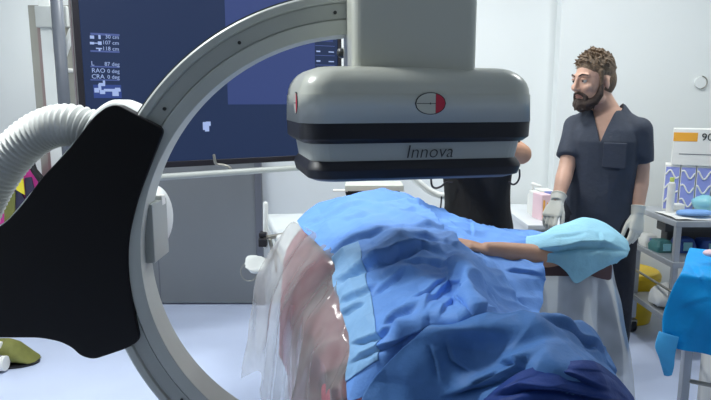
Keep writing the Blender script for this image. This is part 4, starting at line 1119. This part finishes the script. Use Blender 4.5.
def carton(name, label, cat, lo, hi, m, group=None, rz=0, parts=()):
    c = Vector(((lo[0] + hi[0]) / 2, (lo[1] + hi[1]) / 2, lo[2]))
    t = thing(name, label, cat, c, group); Mr = Matrix.Translation(c) @ Matrix.Rotation(R(rz), 4, 'Z')
    w, d_, h = (hi[0] - lo[0]) / 2, (hi[1] - lo[1]) / 2, hi[2] - lo[2]
    obj('box', bx((-w, -d_, 0), (w, d_, h), Mr), m, t, bev=.003)
    for (nm, a0, b0, a1, b1, mm_) in parts:       # fractions of the front face
        obj(nm, bx((-w + 2 * w * a0, -d_ - .0015, h * b0), (-w + 2 * w * a1, -d_ + .0005, h * b1), Mr), mm_, t)
    return t, Mr, w, d_, h
def rect(px0, py0, px1, py1, Y, z):
    a_ = at(px0, py0, Y); b_ = at(px1, py1, Y); return a_.x, b_.x, a_.z, b_.z
x0, x1, zt_, _ = rect(534.5, 193, 541, 215, 3.86, cz)
carton('glove_box', 'white and pink glove box with red print beside the soap bottle', 'box', (x0, 3.86, cz), (x1, 3.98, zt_), M_card, None, 0, [('print', .1, .55, .9, .75, M_red), ('stripe', .1, .1, .9, .35, M_lav), ('panel', .1, .36, .9, .54, M_pinkbox)])
x0, x1, zt_, _ = rect(540, 195, 550, 215, 3.74, cz)
carton('tissue_box', 'pale pink box with orange stripes near the gloved hand on the cabinet', 'box', (x0, 3.74, cz), (x1, 3.86, zt_), M_pinkbox, None, 12, [('stripe', .12, .1, .3, .8, M_orange), ('stripe', .5, .2, .6, .7, M_orange), ('print', .68, .3, .9, .6, M_lav)])
x0, x1, zt_, _ = rect(541, 191, 553, 215, 3.98, cz)
carton('wipe_box', 'white box with blue edge behind the pink box on the cabinet', 'box', (x0, 3.99, cz), (x1, 4.12, zt_), M_card, None, 0, [('print', .3, .85, 1, .98, M_lav)])

# small round wall plate at the right
hk = at(699.5, 82.5, YR)
b = BM(); cyl(b, (hk.x, YR - .018, hk.z), (hk.x, YR, hk.z), .042)
wp = thing('wall_plate', 'small round white plate on the wall at the far right', 'wall fitting', (hk.x, YR, hk.z))
obj('disc', b, M_wall, wp, bev=.004)
b = BM(); tube(b, [Vector((hk.x + .043 * math.cos(R(a)), YR - .02, hk.z + .043 * math.sin(R(a)))) for a in range(-80, 81, 10)], .004, 8); obj('grip', b, M_steel, wp, smooth=True)

# stainless instrument trolley
tp = at(681, 221, 3.42); TZT = tp.z
xl, xr, yn, yf = tp.x - .02, tp.x + .95, 3.42, 3.91
tr_ = thing('instrument_trolley', 'stainless steel three-shelf trolley with castors behind the blue covered table', 'trolley', ((xl + xr) / 2, 3.7, 0))
zm, zl = at(672, 262, 3.42).z, at(660, 318, 3.42).z
def post(x, y):
    b = BM(); box(b, (x - .016, y - .016, .10), (x + .016, y + .016, TZT - .005)); return obj('post', b, M_trol, tr_, bev=.004)
def shelf(z, nm='shelf'):
    b = BM(); box(b, (xl - .012, yn - .012, z - .035), (xr + .012, yf + .012, z)); return obj(nm, b, M_trol, tr_, bev=.004)
for x, y in ((xl + .012, yn + .012), (xr - .012, yn + .012), (xl + .012, yf - .012), (xr - .012, yf - .012)):
    post(x, y)
    b = BM(); tube(b, [(x, y, .12), (x, y, .085)], .012, 10, False); box(b, (x - .022, y - .03, .055), (x + .022, y + .03, .09)); fk = obj('castor', b, M_steel, tr_, bev=.004)
    b = BM(); cyl(b, (x - .016, y, .045), (x + .016, y, .045), .045); obj('wheel', b, M_rubber, fk, bev=.006)
shelf(TZT); shelf(zm); shelf(zl)
b = BM(); zr_ = at(640, 287, 3.5).z
tube(b, [(xl - .004, yn, zr_), (xl - .004, yf, zr_)], .008, 8); tube(b, [(xl, yn - .004, zr_), (xr, yn - .004, zr_)], .008, 8); obj('guard_rail', b, M_steel, tr_, smooth=True)
# things on the trolley
def top_at(px, Y): return at(px, 200, Y).x
x0, x1 = top_at(674, 3.80), top_at(674, 3.80) + .34
zA = at(690, 163, 3.80).z; zB = at(690, 129.5, 3.80).z
zC = at(690, 196, 3.80).z
# patterned cartons standing side by side under the white box
xa = at(668, 180, 3.78).x
zb_ = at(690, 164, 3.78).z
PV = Vector((at(664.5, 180, 3.76).x, 3.76, 0)); U26 = Vector((math.cos(R(26)), -math.sin(R(26)), 0)); V26 = Vector((math.sin(R(26)), math.cos(R(26)), 0))
def lohi(u0, w, d, za, zb2, v0=0):
    c = PV + U26 * (u0 + w / 2) + V26 * (v0 + d / 2)
    return (c.x - w / 2, c.y - d / 2, za), (c.x + w / 2, c.y + d / 2, zb2)
for k, lab in enumerate(('lavender printed glove carton standing leftmost of the four below the white box', 'second lavender printed glove carton from the left below the white box', 'third lavender printed glove carton from the left below the white box')):
    w_ = .082
    t, Mr, w, d_, h = carton('glove_carton', lab, 'box', *lohi(k * .086, w_, .15, TZT, zb_), M_card, 'lavender glove cartons', -26, [('print', .05, .05, .95, .95, M_lav)])
    sw = BM(); Mw = Mr
    for j in range(3):
        zc = h * (.2 + .3 * j)
        tube(sw, [Mw @ Vector((-w * .8 + 2 * w * .8 * s / 10, -d_ - .0015, zc + .025 * math.sin(s * .55 + k))) for s in range(11)], .0055, 6)
    obj('swirl', sw, M_card, t, smooth=True)
carton('storage_carton', 'grey blue carton at the right frame edge below the white box', 'box', *lohi(.262, .26, .16, TZT, zb_), mat('carton_grey_blue', rgb(176, 188, 216), .6), None, -26, [('stripe', .0, .62, 1, .74, M_lav), ('lid', 0, .86, 1, 1, M_card)])
xw = at(674.5, 150, 3.76).x
t, Mr, w, d_, h = carton('supply_carton', 'white carton with an orange band and black number atop the lavender boxes', 'box', *lohi(.03, .38, .17, zb_, at(690, 128.5, 3.76).z, -.01), M_card, None, -26, [('orange_band', 0, .66, .34, .90, M_orange), ('crease', .1, .30, .95, .32, M_frame)])
text('90', .062, M_letter, t, 'number', Mr @ face_frame(Vector((-w + .34 * 2 * w + .05, -d_ - .002, h * .78)), (1, 0, 0), (0, 0, 1)), .0005)
# bottle with green cap, pads, bowl, paper on the top shelf
q = Vector((at(670.5, 200, 3.62).x, 3.62, TZT)); zt_ = at(670, 184, 3.62).z
bo = thing('spray_bottle', 'clear white bottle with a yellow green cap on the trolley top', 'bottle', q)
b = BM(); loft(b, [(q, (.022, 0, 0), (0, .022, 0)), (Vector((q.x, q.y, zt_)), (.022, 0, 0), (0, .022, 0)), (Vector((q.x, q.y, zt_ + .015)), (.012, 0, 0), (0, .012, 0))], 18); obj('bottle_body', b, M_card, bo, bev=.003)
b = BM(); cyl(b, (q.x, q.y, zt_ + .013), (q.x, q.y, zt_ + .04), .013); obj('cap', b, mat('cap_green', rgb(206, 222, 110), .5), bo, bev=.003)
pw = [[Vector((x, y, TZT + .004 + .012 * (1 + math.sin(x * 23 + y * 17)) * .5)) for x in (xl + .0, xl + .18, xl + .36, xl + .54)] for y in (3.43, 3.5, 3.58, 3.70)]
tag(sheet('paper_sheet', pw, M_card, 24, 24, disp=lambda u, v, p: .006 * noise.noise(p * 14), thick=.002), 'crumpled white paper sheet spread over the trolley top', 'paper')
q = Vector((at(697, 210, 3.50).x, 3.52, TZT + .022)); b = BM()
loft(b, [(q, (.105, 0, 0), (0, .055, 0)), (q + Vector((0, 0, .016)), (.10, 0, 0), (0, .05, 0)), (q + Vector((0, 0, .022)), (.08, 0, 0), (0, .035, 0))], 22, 2.6)
tag(obj('gauze_pad', b, M_padblue, smooth=True), 'pale blue folded pad on the white paper of the trolley top', 'pad')
q = Vector((at(707, 200, 3.62).x, 3.64, TZT + .02)); b = BM()
loft(b, [(q, (.045, 0, 0), (0, .045, 0)), (q + Vector((0, 0, .03)), (.066, 0, 0), (0, .066, 0)), (q + Vector((0, 0, .06)), (.074, 0, 0), (0, .074, 0)), (q + Vector((0, 0, .08)), (.05, 0, 0), (0, .05, 0)), (q + Vector((0, 0, .095)), (.02, 0, 0), (0, .02, 0))], 24)
tag(obj('plastic_bowl', b, M_teal, smooth=True), 'pale teal plastic bowl at the right frame edge on the trolley', 'bowl')
q = Vector((at(684, 200, 3.6).x, 3.66, TZT + .02))
b = BM(); box(b, (q.x - .035, 3.64, TZT + .018), (q.x + .035, 3.70, TZT + .06)); tag(obj('gauze_pack', b, M_card, bev=.012, seg=3), 'small white gauze pack between bottle and teal bowl', 'pack')
# middle shelf
x0 = at(648, 230, 3.85).x
tg = thing('instrument_case', 'dark grey flat case on the middle trolley shelf', 'case', (xl + .29, 3.83, zm))
zt0, zt1 = at(660, 240, 3.80).z, at(660, 225, 3.80).z
obj('case_body', bx((xl + .115, 3.77, zm + .10), (xl + .46, 3.885, zm + .155)), M_gtray, tg, bev=.006)
obj('case_lid', bx((xl + .11, 3.765, zm + .155), (xl + .47, 3.89, zm + .195)), M_trol, tg, bev=.006)
obj('case_base', bx((xl + .14, 3.79, zm), (xl + .44, 3.87, zm + .10)), M_gtray, tg, bev=.006)
PK = [(.0, 3.83, .09, .075, M_card, 'white wrapped pack at the back left of the middle trolley shelf'), (.0, 3.69, .11, .07, M_packg, 'greenish sterile pack just left of the trolley post on the middle shelf'), (.125, 3.68, .12, .085, M_pack, 'dark blue sterile pack right of the post on the middle shelf'), (.262, 3.67, .12, .08, M_pack, 'blue sterile pack second from the trolley post'), (.40, 3.67, .12, .075, M_pack, 'blue sterile pack third from the trolley post')]
for k, (dx_, y_, w_, h_, m_, lab) in enumerate(PK):
    c = Vector((xl + dx_ + w_ / 2, y_, zm)); t = thing('sterile_pack', lab, 'pack', c, 'sterile packs on the middle shelf'); Mr = Matrix.Translation(c) @ Matrix.Rotation(R((-4, 5, -3, 6, -5)[k]), 4, 'Z')
    b = BM(); loft(b, [((0, 0, 0), (w_ / 2, 0, 0), (0, .06, 0)), ((0, 0, h_ * .5), (w_ / 2 + .004, 0, 0), (0, .063, 0)), ((0, 0, h_), (w_ / 2 - .012, 0, 0), (0, .045, 0))], 24, 5)
    for v in b.verts: v.co = Mr @ v.co
    obj('wrap', b, m_, t, bev=.003)
    obj('seal', bx((-w_ * .2, -.066, h_ * .2), (w_ * .22, -.058, h_ * .8), Mr), M_teal if k else M_lav, t)
# bottom shelf: plastic bag
c = Vector((xl + .11, 3.62, zl + .06)); b = BM(); ball(b, c, .13, .12, .075, n=28)
for v in b.verts:
    v.co += v.normal * .0 + Vector((nz(v.co, 14, 1), nz(v.co, 14, 5), nz(v.co, 14, 9))) * .03
    v.co.z = max(v.co.z, zl + .002)
tag(obj('plastic_bag', b, M_card, smooth=True), 'crumpled white plastic bag on the bottom trolley shelf', 'bag')

# yellow waste bin
q = atz(645, 318, 0); zt_ = at(645, 268, q.y).z
yb_ = thing('waste_bin', 'yellow round clinical waste bin on the floor behind the trolley', 'bin', (q.x + .0, q.y, 0))
qx, qy = q.x - .14, 4.14
b = BM(); loft(b, [((qx, qy, 0), (.155, 0, 0), (0, .155, 0)), ((qx, qy, zt_ - .06), (.195, 0, 0), (0, .195, 0))], 36); obj('tub', b, M_yellow, yb_, bev=.006)
b = BM(); loft(b, [((qx, qy, zt_ - .065), (.205, 0, 0), (0, .205, 0)), ((qx, qy, zt_ - .03), (.207, 0, 0), (0, .207, 0)), ((qx, qy, zt_ - .005), (.19, 0, 0), (0, .19, 0)), ((qx, qy, zt_), (.16, 0, 0), (0, .16, 0))], 36); obj('lid', b, M_yellow, yb_, bev=.003)

# blue covered side table at the right foreground
sY = 2.42
zc_ = at(690, 250, 2.83).z; X0 = at(686, 252, sY + .1).x
st = thing('side_table', 'steel instrument table under a bright blue cover at the lower right', 'table', (X0 + .3, 2.65, 0))
def lg(x, y):
    b = BM(); box(b, (x - .017, y - .017, 0), (x + .017, y + .017, zc_ - .02)); obj('leg', b, M_trol, st, bev=.004)
lx0 = at(690, 350, sY + .02).x
ca_ = R(30); SU = Vector((math.cos(ca_), -math.sin(ca_), 0)); SV = Vector((math.sin(ca_), math.cos(ca_), 0)); SO = Vector((lx0, sY + .04, 0))
for u_, v_ in ((0, 0), (.62, 0), (0, .38), (.62, .38)): lg(*(SO + SU * u_ + SV * v_).xy)
obj('table_top', bx((-.02, -.02, zc_ - .025), (.64, .40, zc_ - .008), Matrix(((SU.x, SV.x, 0, SO.x), (SU.y, SV.y, 0, SO.y), (0, 0, 1, 0), (0, 0, 0, 1)))), M_trol, st, bev=.004)
b = BM(); z_ = at(700, 381, 2.45).z; Zz = Vector((0, 0, z_)); tube(b, [SO + Zz, SO + SU * .62 + Zz], .010, 8); tube(b, [SO + Zz, SO + SV * .38 + Zz], .010, 8); tube(b, [SO + SU * .62 + Zz, SO + SU * .62 + SV * .38 + Zz], .010, 8); obj('stretcher', b, M_steel, st, smooth=True)
ZT_ = zc_ + .004
def cvp(u, v, dz=0): return SO + SU * u + SV * v + Vector((0, 0, ZT_ + dz))
TC = [
    [cvp(u, .43) for u in (-.03, .12, .3, .48, .66)],
    [cvp(u, .2) for u in (-.04, .12, .3, .48, .66)],
    [cvp(u, -.02, -.004) for u in (-.045, .12, .3, .48, .66)],
    [cvp(u, -.045, -.06) for u in (-.07, .11, .3, .48, .67)],
    [cvp(u, -.06, -.19) for u in (-.10, .08, .29, .48, .68)],
    [cvp(u, -.07, -.285) for u in (-.095, .06, .28, .48, .69)],
    [cvp(u, -.075, -.325) for u in (-.10, .05, .28, .48, .69)],
]
sc_ = sheet('table_cover', TC, M_cyan, 70, 80, disp=lambda u, v, p: .005 * (1 - 2.6 * abs(noise.noise(p * 6))) + .010 * max(0, v - .3) * math.sin(u * 40 + 1), folds=[([(690, 262), (700, 275), (711, 296)], 4 * mm, 7, 6 * mm, 5), ([(678, 310), (695, 302), (711, 298)], 3 * mm, 6, 5 * mm, 4)], thick=.002)
tag(sc_, 'bright blue sterile cover draped over the side table, lower right', 'table cover')
TT = [P((659, 331, 2.44), (668, 334, 2.42), (679, 337, 2.40)), P((655, 346, 2.418), (666, 351, 2.408), (675, 355, 2.398)), P((659, 358, 2.412), (667, 363, 2.402), (674, 366, 2.395)), P((664, 375, 2.41), (668, 376, 2.40), (672, 375, 2.393))]
fl = sheet('cover_flap', TT, M_sblue, 20, 24, disp=lambda u, v, p: .002 * noise.noise(p * 20), thick=.002)
fl.parent = sc_
q = at(709, 256, 2.55); b = BM(); ball(b, (q.x + .01, 2.55, q.z + .012), .035, .03, .016, n=16)
tag(obj('gauze_swab', b, M_pinkbox, smooth=True), 'small white and pink swab on the blue table cover', 'swab')
# white bottle under the side table
q = at(716, 376, 2.75); b = BM(); tube(b, [(q.x, 2.75, 0.02), (q.x, 2.75, at(711, 322, 2.75).z)], [.07, .07], 20, False)
tag(obj('waste_container', b, M_card, bev=.01), 'white container standing under the blue covered table, right edge', 'container')

# curved white tube and hanging cables beyond the detector
b = BM(); tube(b, smooth_path([at(412, 177, 3.25), at(421, 184.5, 3.25), at(428, 190, 3.25), at(436, 194, 3.25), at(446, 196.5, 3.25), at(462, 200, 3.35), at(478, 206, 3.8), at(482, 210, 4.46)], 6), [.018] * 43, 12)
tg = obj('curved_tube', b, M_wplastic, smooth=True); tag(tg, 'curved white tube arm between the drape and the person in black', 'tube')
b = BM(); tube(b, smooth_path([at(431, 170, 2.9), at(431.5, 184, 2.9), at(435, 188, 2.9), at(441, 186.5, 2.9), at(446, 182.5, 2.9), at(452, 182, 2.9)], 6), .005, 8)
tag(obj('cable', b, M_cable, smooth=True), 'thin dark cable looping below the detector, left of the person in black', 'cable')
b = BM(); tube(b, smooth_path([at(441.5, 197, 2.93), at(441, 204, 2.93), at(439.5, 216, 2.93)], 6), .004, 8)
tag(obj('thin_cable', b, M_cable, smooth=True), 'thin dark wire hanging straight down from the curved white tube', 'cable')
b = BM(); tube(b, smooth_path([at(509, 182, 2.8), at(513, 184.5, 2.8), at(517, 182.5, 2.8), at(519.5, 177, 2.8), at(519.5, 170, 2.8)], 6), .0045, 8)
tag(obj('cable', b, M_cable, smooth=True), 'grey cable loop right of the person in black, under the detector end', 'cable')
